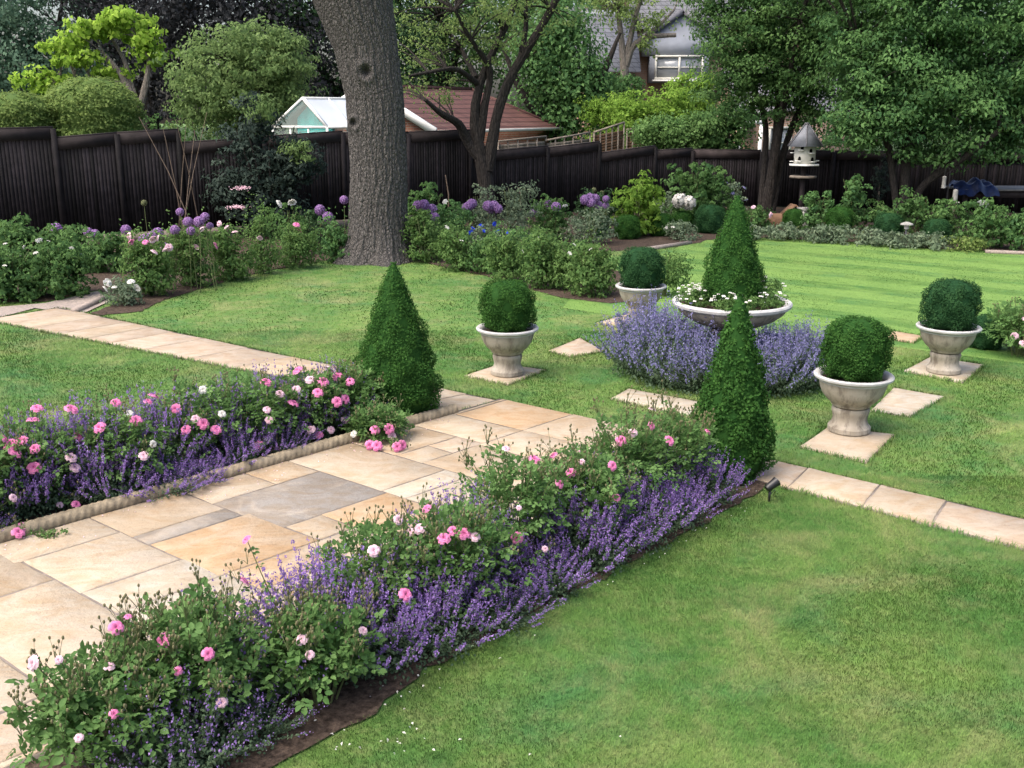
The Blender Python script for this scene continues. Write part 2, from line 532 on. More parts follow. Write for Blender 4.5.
M['urn'] = urn_stone()
M['urnrim'] = plain("pale_cast_stone", (0.40, 0.395, 0.39), 0.75, 0.2, 0.16, 9, 0.3, 60)
M['white'] = plain("white_paint", (0.72, 0.72, 0.70), 0.5, 0.35, 0.08, 4)
M['offwhite'] = plain("offwhite_paint", (0.50, 0.49, 0.44), 0.6, 0.3, 0.1, 4)
M['slate'] = plain("slate_grey", (0.12, 0.12, 0.135), 0.7, 0.3, 0.25, 6, 0.3, 30, 0.2)
M['black'] = plain("black_plastic", (0.012, 0.012, 0.013), 0.4, 0.4, 0.2, 8)
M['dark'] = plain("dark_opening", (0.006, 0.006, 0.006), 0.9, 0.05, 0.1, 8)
M['tarp'] = plain("blue_tarpaulin", (0.010, 0.020, 0.075), 0.4, 0.4, 0.4, 7, 0.4, 12)
M['teal'] = plain("teal_sheet", (0.03, 0.38, 0.36), 0.5, 0.3, 0.2, 4)
M['tabletop'] = plain("weathered_grey_boards", (0.16, 0.155, 0.15), 0.8, 0.2, 0.3, 6, 0.3, 30)
M['greystone'] = plain("grey_stone", (0.24, 0.235, 0.22), 0.9, 0.15, 0.3, 8, 0.5, 30)
M['hutwood'] = plain("brown_timber", (0.13, 0.075, 0.045), 0.8, 0.2, 0.3, 8, 0.3, 30, 0.2)
M['dovegrey'] = plain("lead_grey_roof", (0.17, 0.18, 0.21), 0.6, 0.3, 0.2, 6)


def brick_mat(name, c1, c2, mortar, sc):
    m = NT(name)
    p = m.n('SeparateXYZ', None, Vector=m.obj())
    v = m.n('CombineXYZ', None, X=m.n('Math', dict(operation='ADD'), i0=p.outputs[0], i1=p.outputs[1]).outputs[0], Y=p.outputs[2])
    b = m.n('TexBrick', None, Vector=v, Scale=sc, Color1=c1, Color2=c2, Mortar=mortar, Mortar_Size=0.012, Brick_Width=0.24, Row_Height=0.08)
    c = m.mix(m.ramp(m.noise(3, m.obj(), 4), [(0.4, 0.0), (0.7, 0.4)]), b.outputs[0], tuple(x * 0.6 for x in c1))
    m.fin(c, 0.85, 0.15)
    return m.mat


M['brick'] = brick_mat("red_brick", (0.22, 0.085, 0.055), (0.29, 0.13, 0.085), (0.27, 0.23, 0.19), 1.0)
M['brickpale'] = brick_mat("buff_brick", (0.34, 0.20, 0.14), (0.40, 0.27, 0.19), (0.36, 0.31, 0.26), 1.0)


def tile_mat(name, c1, c2, row=0.28):
    m = NT(name)
    p = m.n('SeparateXYZ', None, Vector=m.obj())
    v = m.n('CombineXYZ', None, X=m.n('Math', dict(operation='ADD'), i0=p.outputs[0], i1=p.outputs[1]).outputs[0], Y=p.outputs[2])
    b = m.n('TexBrick', None, Vector=v, Scale=1.0, Color1=c1, Color2=c2, Mortar=tuple(x * 0.35 for x in c1), Mortar_Size=0.014, Brick_Width=0.3, Row_Height=row * 0.55)
    m.fin(b.outputs[0], 0.75, 0.25)
    return m.mat


M['redtile'] = tile_mat("red_roof_tiles", (0.075, 0.034, 0.030), (0.105, 0.050, 0.043))
M['greytile'] = tile_mat("grey_roof_tiles", (0.092, 0.097, 0.112), (0.125, 0.13, 0.148), 0.36)
M['clad'] = plain("grey_cladding", (0.195, 0.212, 0.245), 0.7, 0.2, 0.08, 3)


def glass_mat(name, col, rough=0.06):
    m = NT(name)
    m.fin(m.mix(m.noise(1.2, m.obj(), 2), tuple(x * 0.7 for x in col), col), rough, 0.6)
    return m.mat


M['glass'] = glass_mat("window_glass", (0.27, 0.29, 0.31))
M['ghglass'] = glass_mat("greenhouse_glass", (0.62, 0.66, 0.70), 0.25)
gm = NT("clear_greenhouse_glass")
gm.fin((0.85, 0.95, 0.92), 0.05, 0.5)
gm.bsdf.inputs['Transmission Weight'].default_value = 0.85
gm.bsdf.inputs['IOR'].default_value = 1.03
M['ghclear'] = gm.mat

# ------------------------------------------------------------------ ground
near_ring = [(-200, -60), (200, -60), (200, 260), (-200, 260)]
g = MB()
g.sheet(near_ring, 0.0)
tag(g.build("lawn", M['lawn']), kind="structure")

back_lawn = [(0.75, 14.6), (1.75, 13.75), (2.6, 13.2), (4.6, 12.15), (8.0, 9.6), (16, 5.5), (22, 14), (16, 20.2), (10.86, 21.4), (8.8, 22.5), (6.65, 23.2), (5.2, 23.5), (4.3, 22.9), (2.6, 19.6), (1.3, 17.2)]
g = MB()
g.sheet(back_lawn, 0.004)
tag(g.build("striped_lawn", M['stripe']), kind="structure")

# patio: mortar bed and slabs laid in random rows
CREAM, TAN, ORANGE, GREY, WHITE, PINKISH = (0.360, 0.306, 0.234), (0.332, 0.272, 0.198), (0.325, 0.243, 0.158), (0.235, 0.217, 0.196), (0.372, 0.338, 0.280), (0.338, 0.282, 0.222)
slabs = [(-4.25, -.05, -3.55, .35, CREAM), (-3.55, -.05, -2.85, .5, TAN), (-3.55, .5, -2.85, .7, GREY), (-2.85, -.05, -2.3, .35, CREAM), (-2.3, -.05, -1.9, .35, TAN),
         (-2.85, .35, -1.9, 1.1, GREY), (-4.2, .35, -3.55, 1.05, CREAM), (-4.2, 1.05, -3.5, 1.45, WHITE), (-3.55, .7, -2.8, 1.45, ORANGE), (-2.8, 1.1, -2.5, 1.45, CREAM),
         (-2.5, 1.1, -1.9, 1.75, ORANGE), (-1.9, -.05, -1.25, 1.05, CREAM), (-1.25, -.05, -.55, .5, TAN), (-1.25, .5, -.9, .8, CREAM), (-.9, .5, -.55, .8, PINKISH), (-.55, -.05, -.05, .8, CREAM), (-.05, 0, .65, .8, ORANGE),
         (-.05, .8, .65, 1.5, TAN), (-1.9, 1.05, -1.25, 1.3, WHITE), (-1.25, .8, -.6, 1.45, TAN), (-.6, .8, -.05, 1.45, CREAM), (-4.85, .75, -4.2, 1.95, CREAM), (-4.85, .05, -4.2, .75, TAN),
         (-5.5, .7, -4.85, 1.4, TAN), (-5.5, 1.4, -4.85, 2.0, CREAM), (-5.5, -.05, -4.85, .7, WHITE)]
CELL = 0.05
A0, A1, B0, B1 = -9.5, .65, -.05, 2.45
na, nb = round((A1 - A0) / CELL), round((B1 - B0) / CELL)
occ = np.zeros((na, nb), bool)
rr = random.Random(3)


def mark(a0, b0, a1, b1):
    occ[max(0, round((a0 - A0) / CELL)):round((a1 - A0) / CELL), max(0, round((b0 - B0) / CELL)):round((b1 - B0) / CELL)] = True


for sl_ in slabs:
    mark(*sl_[:4])
for i in range(na):
    for j in range(nb):
        if not occ[i, j]:
            ma, mb = rr.choice([(12, 14), (14, 14), (14, 18), (7, 14), (14, 7), (14, 11)])
            w = 0
            while j + w < nb and not occ[i, j + w] and w < mb:
                w += 1
            l = 0
            while i + l < na and l < ma and not occ[i + l, j:j + w].any():
                l += 1
            occ[i:i + l, j:j + w] = True
            slabs.append((A0 + i * CELL, B0 + j * CELL, A0 + (i + l) * CELL, B0 + (j + w) * CELL, rr.choice([CREAM, CREAM, TAN, ORANGE, WHITE, PINKISH, CREAM])))


def slab_geo(mb, corners, z0, z1, bev=0.008):
    c = np.array(corners, float)
    if np.sum(c[:, 0] * np.roll(c[:, 1], -1) - np.roll(c[:, 0], -1) * c[:, 1]) < 0:
        c = c[::-1]
    pts = []                                        # hand-cut edges: each side wanders a few mm
    for k in range(len(c)):
        p, q = c[k], c[(k + 1) % len(c)]
        m_ = max(2, int(np.linalg.norm(q - p) / 0.11))
        nrm = np.array([(q - p)[1], -(q - p)[0]]) / np.linalg.norm(q - p)
        for t in range(m_):
            pts.append(p + (q - p) * t / m_ - nrm * (0.005 + rr.random() * 0.005))
    c = np.array(pts)
    ctr = c.mean(0)
    n = len(c)
    inn = ctr + (c - ctr) * (1 - bev / np.maximum(0.15, np.linalg.norm(c - ctr, axis=1)))[:, None]
    V = np.vstack([np.column_stack([c, np.full(n, z0)]), np.column_stack([c, np.full(n, z1 - bev * .6)]), np.column_stack([inn, np.full(n, z1)])])
    k = np.arange(n)
    k1 = (k + 1) % n
    mb.add(V, [np.stack([k, k1, k1 + n, k + n], -1), np.stack([k + n, k1 + n, k1 + 2 * n, k + 2 * n], -1), (k + 2 * n)[None]])
    return len(V)


def stone_attr(o, cols):
    at = o.data.attributes.new("stone", 'FLOAT_COLOR', 'POINT')
    at.data.foreach_set("color", np.column_stack([np.array(cols), np.ones(len(cols))]).astype(np.float32).ravel())


sm, cols = MB(), []
for (a0, b0, a1, b1, c) in slabs:
    k = slab_geo(sm, [PW(a0, b0)[:2], PW(a0, b1)[:2], PW(a1, b1)[:2], PW(a1, b0)[:2]], 0.008, 0.036 + rr.random() * 0.004)
    j = 0.90 + rr.random() * 0.2
    cols += [tuple(np.array(c) * j)] * k
so_ = tag(sm.build("patio", M['slab']), kind="structure")
stone_attr(so_, cols)
mm = MB()
mm.prism([PW(A0, -.1)[:2], PW(A0, 2.45)[:2], PW(.64, 2.45)[:2], PW(.64, -.08)[:2]], -0.05, 0.033)
mo = mm.build("patio_mortar", M['mortar'])
mo["kind"] = "structure"
patio_poly = [PW(A0, -.1)[:2], PW(A0, 2.45)[:2], PW(.65, 2.45)[:2], PW(.65, -.08)[:2]]


def path(name, pl, pr, nsl, colset, seed):
    r2 = random.Random(seed)
    pl, pr = np.array(pl, float), np.array(pr, float)
    mb, cs, t0 = MB(), [], 0.0
    ts = [0.0]
    while ts[-1] < 1:
        ts.append(min(1.0, ts[-1] + (0.7 + 0.6 * r2.random()) / nsl))
    for t0, t1 in zip(ts[:-1], ts[1:]):
        if t1 - t0 < 0.02:
            continue
        q = [pl[0] + (pl[1] - pl[0]) * t0, pl[0] + (pl[1] - pl[0]) * t1, pr[0] + (pr[1] - pr[0]) * t1, pr[0] + (pr[1] - pr[0]) * t0]
        if r2.random() < 0.3:
            q[0] = q[0] + (q[3] - q[0]) * 0.05
        k = slab_geo(mb, q, -0.03, 0.022 + r2.random() * 0.004)
        c = np.array(r2.choice(colset)) * (0.9 + 0.2 * r2.random())
        cs += [tuple(c)] * k
    o = tag(mb.build(name, M['slab']), kind="structure")
    stone_attr(o, cs)
    mb = MB()
    mb.prism([pl[0], pl[1], pr[1], pr[0]], -0.05, 0.017)
    tag(mb.build("path_mortar", M['mortar']), kind="structure")
    return [pl[0], pl[1], pr[1], pr[0]]


lp = path("path", [G(60, 309)[:2], PW(0.62, -.03)[:2]], [G(-14, 321)[:2], PW(0.08, -.12)[:2]], 12, [PINKISH, CREAM, PINKISH, TAN], 4)
rp = path("path", [PW(0.66, 2.5)[:2], G(1180, 558)[:2]], [PW(.15, 2.6)[:2], G(1180, 592)[:2]], 5, [CREAM, WHITE, PINKISH], 9)
# the first slab by the dark spotlight is orange tan like its neighbours in the patio
soil_polys = []


def soil(name, poly, z=0.012, mat='soil'):
    poly = np.array([np.asarray(p_, float)[:2] for p_ in poly])
    soil_polys.append(poly)
    mb = MB()
    c = poly
    pts = []
    for k in range(len(c)):                         # spade-cut, slightly wavy edge
        p, q = c[k], c[(k + 1) % len(c)]
        m_ = max(1, int(np.linalg.norm(q - p) / 0.09))
        for t in range(m_):
            pts.append(p + (q - p) * t / m_ + np.array([rr.gauss(0, .016), rr.gauss(0, .016)]))
    mb.sheet(pts, z)
    tag(mb.build(name, M[mat]), kind="structure")


bed_front = [PW(-6.2, 2.42)[:2], PW(-6.2, 3.27)[:2], PW(-3.95, 3.26)[:2], PW(-3.5, 3.16)[:2], PW(-.2, 3.12)[:2], PW(.42, 3.02)[:2], PW(.42, 2.48)[:2]]
bed_left = [PW(-6.2, -.95)[:2], PW(-6.2, -.13)[:2], PW(.05, -.12)[:2], PW(.0, -.9)[:2]]
soil("bed_soil", bed_front)
soil("bed_soil", bed_left)
FA, FD = np.array([-9.45, 21.9]), np.array([.838, .546])


def FN(s, z=0.0):
    q = FA + FD * s
    return np.array([q[0], q[1], z])


soil("border_soil", [G(-60, 300), G(0, 303), G(45, 302), G(100, 290), G(118, 303), G(80, 318), G(140, 312), G(165, 300), G(205, 288), G(262, 272), G(320, 262), G(345, 257), FN(8), FN(-6)], 0.010)
soil("border_soil", [G(404, 257), G(445, 268), G(485, 276), G(528, 289), G(560, 298), G(612, 304), G(650, 300), G(660, 285), G(620, 272), G(590, 262), G(600, 252), G(640, 250), G(700, 243), G(715, 236), FN(18), FN(8)], 0.010)
back_fence_end = np.array([19.5, 27.5])
corner = FN(17.9)[:2]
soil("border_soil", [G(690, 241), G(760, 238), G(850, 242), G(950, 250), G(1030, 252), G(1200, 262), (19.5, 27.5), corner], 0.011)
g = MB()
g.sheet([G(-120, 330), G(-14, 322), G(35, 309), G(80, 316), G(110, 302), G(98, 292), G(45, 304), G(-120, 318)], 0.016)
tag(g.build("gravel_path", M['gravel']), kind="structure")
for q in (((75, 313), (104, 300)), ((630, 253), (690, 244)), ((985, 253), (1060, 256))):
    mb = MB()
    p0, p1 = G(*q[0]), G(*q[1])
    mb.bar(p0 + [0, 0, .03], p1 + [0, 0, .03], 0.12, 0.07)
    tag(mb.build("edging_kerb", M['gravel']), kind="structure")

g = MB()
g.sheet([FN(-60), FN(17.9), (19.5, 27.5), (60, 17), (120, 200), (-150, 200)], 0.006)
tag(g.build("rough_ground", M['rough']), kind="structure")

# stone pads under and between the urns
UC = np.array([2.39, 10.87])
pad_polys = []
pads = [("under the nearest urn", [(799, 448), (867, 464), (895, 436), (828, 428)], CREAM),
        ("under the urn left of the bowl", [(464, 377), (508, 386), (546, 371), (500, 365)], CREAM),
        ("under the urn at right beyond the other pads", [(903, 372), (963, 384), (984, 366), (930, 358)], WHITE),
        ("between the two right urns", [(870, 412), (910, 418), (945, 398), (893, 389)], WHITE),
        ("in the grass left of the catmint ring", [(548, 352), (570, 358), (604, 352), (580, 339)], PINKISH),
        ("at the foot of the catmint ring before the bowl", [(610, 400), (690, 418), (704, 404), (628, 390)], WHITE),
        ("behind the right urns at the edge of the striped lawn", [(886, 340), (914, 344), (923, 337), (892, 332)], ORANGE),
        ("under the urn behind the bowl", [(596, 324), (640, 332), (672, 322), (630, 314)], CREAM)]
for lab, q, c in pads:
    mb = MB()
    poly = [G(*p)[:2] for p in q]
    ctr_ = np.mean(poly, 0)
    k = slab_geo(mb, [p - ctr_ for p in poly], -0.03, 0.020)
    o = mb.build("stepping_stone", M['slab'], None, False, (ctr_[0], ctr_[1], 0))
    stone_attr(o, [c] * k)
    pad_polys.append(np.array(poly))
    tag(o, "flat sandstone pad " + lab, "paving stone", "stone pads set in the lawn")


# ------------------------------------------------------------------ grass blades
def inside(poly, X, Y):
    poly = np.asarray(poly)[:, :2]
    r = np.zeros(len(X), bool)
    j = len(poly) - 1
    for i in range(len(poly)):
        xi, yi, xj, yj = *poly[i], *poly[j]
        c = ((yi > Y) != (yj > Y)) & (X < (xj - xi) * (Y - yi) / (yj - yi + 1e-12) + xi)
        r ^= c
        j = i
    return r


solid = [patio_poly, lp, rp] + soil_polys + pad_polys
grav = [G(-120, 330), G(-14, 322), G(35, 309), G(80, 316), G(110, 302), G(98, 292), G(45, 304), G(-120, 318)]
solid.append(np.array(grav)[:, :2])


def blades(name, n, d0, d1, ln, wd, mat, only=None, avoid=None, lean=0.7, tv=0.28):
    D = np.sqrt(rng.random(n) * (d1 ** 2 - d0 ** 2) + d0 ** 2)
    n = int(n * 1.26)
    D = np.sqrt(rng.random(n) * (d1 ** 2 - d0 ** 2) + d0 ** 2)
    X = (rng.random(n) * 1.70 - 0.85) * D
    Y = D
    keep = np.ones(n, bool)
    for p in solid:
        keep &= ~inside(p, X, Y)
    if only is not None:
        keep &= inside(only, X, Y)
    if avoid is not None:
        keep &= ~inside(avoid, X, Y)
    X, Y = X[keep], Y[keep]
    n = len(X)
    L = ln * (0.6 + 0.8 * rng.random(n))
    ang = 2.2 * np.sin(X * 1.3 + 0.7 * np.sin(Y * 1.7)) + 2.0 * np.sin(Y * 1.1 + np.sin(X * 2.1)) + rng.normal(0, 1.0, n)
    le = lean * (0.25 + rng.random(n))
    dx, dy = np.cos(ang), np.sin(ang)
    base = np.column_stack([X, Y, np.full(n, 0.002)])
    side = np.column_stack([-dy, dx, np.zeros(n)]) * (wd * (0.6 + .8 * rng.random(n)))[:, None]
    mid = base + np.column_stack([dx * L * le * .35, dy * L * le * .35, L * .55])
    tip = base + np.column_stack([dx * L * le, dy * L * le, L * (0.95 - .25 * le)])
    V = np.stack([base - side, base + side, mid + side * .8, mid - side * .8, tip], 1).reshape(-1, 3)
    k = np.arange(n)[:, None] * 5
    mb = MB()
    t = np.clip(rng.normal(0.5, tv, n), 0, 1)
    mb.add(V, [k + np.array([0, 1, 2, 3]), k + np.array([3, 2, 4])], np.repeat(t, 5))
    tag(mb.build(name, mat), "short mown grass of the lawn", "grass", kind="stuff")


blades("grass", 640000, 2.8, 7.5, 0.021, 0.0011, M['lawn'], None, back_lawn)
blades("grass", 260000, 7.5, 13, 0.024, 0.0024, M['lawn'], None, back_lawn, .8, .2)
blades("grass", 170000, 13, 26, 0.022, 0.005, M['lawn'], None, back_lawn, 1.1, .14)
blades("grass", 190000, 9, 24, 0.014, 0.005, M['stripe'], back_lawn, None, 1.2, .10)


def fringe(polys, per_m=260):
    B, Dv = [], []
    for poly in polys:
        poly = np.array([np.asarray(p, float)[:2] for p in poly])
        ctr = poly.mean(0)
        for k in range(len(poly)):
            p, q = poly[k], poly[(k + 1) % len(poly)]
            L_ = np.linalg.norm(q - p)
            n_ = int(L_ * per_m * .8)
            t_ = rng.random(n_)
            nr = np.array([(q - p)[1], -(q - p)[0]]) / L_
            if nr @ (ctr - p) > 0:
                nr = -nr                                  # outwards
            tuft = .5 + .5 * np.sin(t_ * L_ * 9 + k * 2) * np.sin(t_ * L_ * 23 + k)
            B.append(p + (q - p) * t_[:, None] + nr * (rng.random(n_)[:, None] * .03 - .004 * tuft[:, None]))
            Dv.append(np.column_stack([-nr[0] * np.ones(n_), -nr[1] * np.ones(n_)]) * (tuft * 1.3 - .2)[:, None] + rng.normal(0, .5, (n_, 2)))
    B, Dv = np.vstack(B), np.vstack(Dv)
    keep = (B[:, 1] > 3) & (np.abs(B[:, 0]) < .7 * B[:, 1]) & ~inside(bed_front, B[:, 0], B[:, 1]) & ~inside(bed_left, B[:, 0], B[:, 1])
    B, Dv = B[keep], Dv[keep]
    n_ = len(B)
    ln = .034 * (.5 + rng.random(n_))
    base = np.column_stack([B, np.full(n_, .006)])
    sd_ = np.column_stack([-Dv[:, 1], Dv[:, 0], np.zeros(n_)])
    sd_ = sd_ / (np.linalg.norm(sd_, axis=1)[:, None] + 1e-9) * (.0009 * np.sqrt(np.maximum(B[:, 1], 3)))[:, None]
    mid_ = base + np.column_stack([Dv * (ln * .4)[:, None], ln * .7])
    tip = base + np.column_stack([Dv * ln[:, None], ln * .9])
    V = np.stack([base - sd_, base + sd_, mid_ + sd_ * .8, mid_ - sd_ * .8, tip], 1).reshape(-1, 3)
    k = np.arange(n_)[:, None] * 5
    mb = MB()
    mb.add(V, [k + np.array([0, 1, 2, 3]), k + np.array([3, 2, 4])], np.repeat(np.clip(rng.normal(.45, .22, n_), 0, 1), 5))
    tag(mb.build("grass", M['lawn']), "longer grass creeping over the edges of paths and pads", "grass", kind="stuff")


fringe(pad_polys + [rp, lp])

# ------------------------------------------------------------------ fences
def fence_panel(root, p, q, zt0, zt1, cap=True, name='panel'):
    p, q = np.asarray(p, float)[:2], np.asarray(q, float)[:2]
    L = np.linalg.norm(q - p)
    d = (q - p) / L
    nrm = np.array([d[1], -d[0]])
    ang = math.atan2(d[1], d[0])
    n = max(2, int(L / 0.074))
    mb = MB()
    for k in range(n):
        c = p + d * (k + .5) * L / n + nrm * (0.006 if k % 2 else 0.0)
        h = zt0 + (zt1 - zt0) * (k + .5) / n - (0.02 if cap else 0) + (0 if cap else rr.uniform(-.008, .008))
        mb.box((c[0], c[1], h / 2 + 0.02), (L / n * 1.04, 0.022, h), ang + R(4), rr.random())
    mb.build(name, M['fence'], root)
    if cap:
        mb = MB()
        off = nrm * 0.035
        mb.bar((*(p + off), zt0 - 0.12), (*(q + off), zt1 - 0.12), 0.04, 0.24, rr.random())
        mb.bar((*p, zt0 + 0.015), (*q, zt1 + 0.015), 0.075, 0.03, 0.9)
        mb.build('cap_board', M['fencecap'], root)


fence = thing("wooden_fence", "long dark stained board fence stepping down behind the left border", "fence", (0, 0, 0))
segs = [(-14, -11.5, 2.5, 2.5), (-11.5, -9, 2.5, 2.5), (-9, -6.5, 2.5, 2.5), (-6.5, -4, 2.5, 2.48), (-4, -1.9, 2.46, 2.46), (-1.9, -.27, 2.45, 2.49), (-.27, 1.0, 2.27, 2.36), (1.0, 2.32, 2.36, 2.42), (2.32, 4.3, 2.13, 2.22), (4.3, 6.3, 2.24, 2.34),
        (6.3, 8.1, 2.30, 2.30), (8.1, 9.95, 2.30, 2.34), (9.95, 12.45, 1.74, 1.88), (12.45, 14.28, 1.83, 1.97), (14.28, 16.4, 1.65, 1.82), (16.4, 17.9, 1.68, 1.72)]
for (s0, s1, z0, z1) in segs:
    fence_panel(fence, FN(s0), FN(s1), z0, z1)
for k, (s0, s1, z0, z1) in enumerate(segs):
    mb = MB()
    h = max(z0, segs[k - 1][3] if k else 0) - 0.02
    c = FN(s0)
    mb.box((c[0] + .0, c[1] - .02, h / 2), (0.11, 0.11, h), math.atan2(FD[1], FD[0]), rr.random())
    mb.build("post", M['fence'], fence)
mb = MB()
mb.bar(FN(-2, .12) + [.1, -.16, 0], FN(9, .12) + [.1, -.16, 0], 0.05, 0.2)
tag(mb.build("timber_edging", M['greywood']), "low pale timber board along the foot of the left fence", "edging board")

fence2 = thing("wooden_fence", "near-black board fence running across the back of the striped lawn", "fence", (0, 0, 0))
N2 = 7
for k in range(N2):
    p = corner + (back_fence_end - corner) * k / N2
    q = corner + (back_fence_end - corner) * (k + 1) / N2
    fence_panel(fence2, p + [.05, 0], q, 1.68, 1.68)
    mb = MB()
    mb.box((p[0] + .02, p[1] - .04, .83), (0.11, 0.11, 1.66))
    mb.build("post", M['fence'], fence2)

# neighbour's weathered trellis-topped fence beyond the boundary
fence3 = thing("panel_fence", "weathered brown neighbour's fence of framed panels beyond the dark fence", "fence", (0, 0, 0))
fp = [(498, 146, 142, 30.5), (546, 141, 137, 32.2), (590, 137, 133, 33.8), (594, 133, 127, 33.9), (624, 126, 123, 35.0), (627, 130, 130, 35.2), (655, 128, 128, 36.0)]
for a, b in ((0, 1), (1, 2), (3, 4), (5, 6)):
    A, B = P(fp[a][0], fp[a][1] if a != 0 else 142, fp[a][3]), P(fp[b][0], fp[b][2], fp[b][3])
    zb = 0.0
    mb = MB()
    n = 22
    for k in range(n):                                  # horizontal lap boards
        z = A[2] * 0 + 0.06 + k * (min(A[2], B[2]) - 0.1) / n
        mb.bar((A[0], A[1], z), (B[0], B[1], z + (B[2] - A[2]) * .5), 0.02, (min(A[2], B[2])) / n * 1.08, rr.random())
    mb.build("panel", M['greywood'] if a < 2 else M['hutwood'], fence3)
    mb = MB()
    for t in np.linspace(0, 1, 6):
        q = A + (B - A) * t
        mb.box((q[0], q[1] - .04, q[2] / 2), (.05, .04, q[2]), 0, rr.random())
    mb.bar(A + [0, -.03, .02], B + [0, -.03, .02], .07, .05)
    mb.build("frame", M['greywood'], fence3)


# ------------------------------------------------------------------ foliage tools
def clump_leaves(mb, ells, nclump, per, L, asp=0.6, rcl=0.35, shell=0.7, kind='quad', up=0.5, zmin=None, droop=0.25, flat=0.6, tspread=0.22):
    """leaf clumps through the volume of a few ellipsoids: ells = [(centre, radii)]"""
    vols = np.array([np.prod(e[1]) ** .8 for e in ells])
    ids = rng.choice(len(ells), nclump, p=vols / vols.sum())
    C = np.array([e[0] for e in ells], float)[ids]
    Rd = np.array([e[1] for e in ells], float)[ids]
    d = rand_dir(nclump)
    rad = np.clip(1 - shell * rng.random(nclump) ** 1.8, 0.05, 1) * (1 + .08 * rng.normal(size=nclump))
    cc = C + d * Rd * rad[:, None]
    if zmin is not None:
        k = cc[:, 2] > zmin
        cc, d = cc[k], d[k]
    m_ = len(cc)
    rc = rcl * (0.6 + .8 * rng.random(m_))
    ctint = np.clip(rng.normal(.5, tspread, m_), 0, 1)
    off = rand_dir(m_ * per) * (rng.random(m_ * per) ** .45)[:, None]
    off[:, 2] *= flat
    Pt = np.repeat(cc, per, 0) + off * np.repeat(rc, per)[:, None]
    N = off + np.repeat(d, per, 0) * .6 + np.array([0, 0, up]) + rng.normal(size=Pt.shape) * .45
    T = off * [1, 1, .3] + rng.normal(size=Pt.shape) * .5 - [0, 0, .25]
    t = np.clip(np.repeat(ctint, per) + rng.normal(0, .18, len(Pt)), 0, 1)
    Ls = L * (0.65 + .6 * rng.random(len(Pt)))
    mb.leaves(Pt, N, Ls, Ls * asp, t, kind, T, droop=droop)
    return cc


def clipped(mb, prof, n, L, kind='quad', fuzz=.02):
    """leaves over a surface of revolution: prof = [(r, z)]"""
    prof = np.array(prof, float)
    sl_ = np.linalg.norm(np.diff(prof, axis=0), axis=1)
    ar = sl_ * (prof[:-1, 0] + prof[1:, 0])
    k = rng.choice(len(ar), n, p=ar / ar.sum())
    f = rng.random(n)
    r = prof[k, 0] * (1 - f) + prof[k + 1, 0] * f
    z = prof[k, 1] * (1 - f) + prof[k + 1, 1] * f
    an = rng.random(n) * TAU
    d = np.diff(prof, axis=0)[k]
    nr, nz = d[:, 1], -d[:, 0]
    ln = np.sqrt(nr ** 2 + nz ** 2) + 1e-9
    N = np.column_stack([nr / ln * np.cos(an), nr / ln * np.sin(an), nz / ln])
    lump = .016 * (np.sin(an * 3 + z * 9) + np.sin(an * 7 - z * 14) + np.sin(an * 5 + z * 23)) * np.clip(r * 4, .3, 1.5)
    dep = fuzz * (rng.random(n) ** 1.5 * -2.2 + rng.random(n) ** 5 * 1.3)
    Pt = np.column_stack([r * np.cos(an), r * np.sin(an), z]) + N * (lump + dep)[:, None]
    patch = .42 + .22 * np.sin(an * 4 + z * 9 + 1.3) * np.sin(z * 7 - an * 2) + .12 * np.sin(an * 11 + z * 31)
    NN = N * .8 + rng.normal(size=(n, 3)) * .55 + [0, 0, .35]
    mb.leaves(Pt, NN, L * (.7 + .6 * rng.random(n)), L * .62, np.clip(patch + rng.normal(0, .24, n), 0, 1), kind, N * .6 + rng.normal(size=(n, 3)), fold=.15)
    for q in rng.choice(n, max(14, n // 300), False):              # new shoots that have outgrown the last clip
        L2 = .012 + .024 * rng.random()
        d_ = N[q] + rng.normal(size=3) * .35 + [0, 0, .5]
        m_ = 5
        c_ = Pt[q] + d_ / np.linalg.norm(d_) * np.linspace(0, L2, m_)[:, None]
        mb.leaves(c_, rand_dir(m_) * .7 + d_, L * .75, L * .45, np.clip(.85 + rng.normal(0, .1, m_), 0, 1), kind, rand_dir(m_))


def core(prof, k=.88):
    p = np.array(prof, float)
    c = p.copy()
    c[:, 0] *= k
    return c


def bezier(p0, p1, p2, n=8):
    t = np.linspace(0, 1, n)[:, None]
    return (1 - t) ** 2 * np.asarray(p0) + 2 * t * (1 - t) * np.asarray(p1) + t * t * np.asarray(p2)


def wig(pts, amp):
    pts = np.array(pts, float)
    pts[1:-1] += rng.normal(size=pts[1:-1].shape) * amp
    return pts


def resample(pts, rad, n):
    pts, rad = np.asarray(pts, float), np.asarray(rad, float)
    s = np.concatenate([[0], np.cumsum(np.linalg.norm(np.diff(pts, axis=0), axis=1))])
    q = np.linspace(0, s[-1], n)
    out = np.column_stack([np.interp(q, s, pts[:, k]) for k in range(3)])
    for _ in range(2):
        out[1:-1] = (out[:-2] + 2 * out[1:-1] + out[2:]) / 4
    return out, np.interp(q, s, rad)


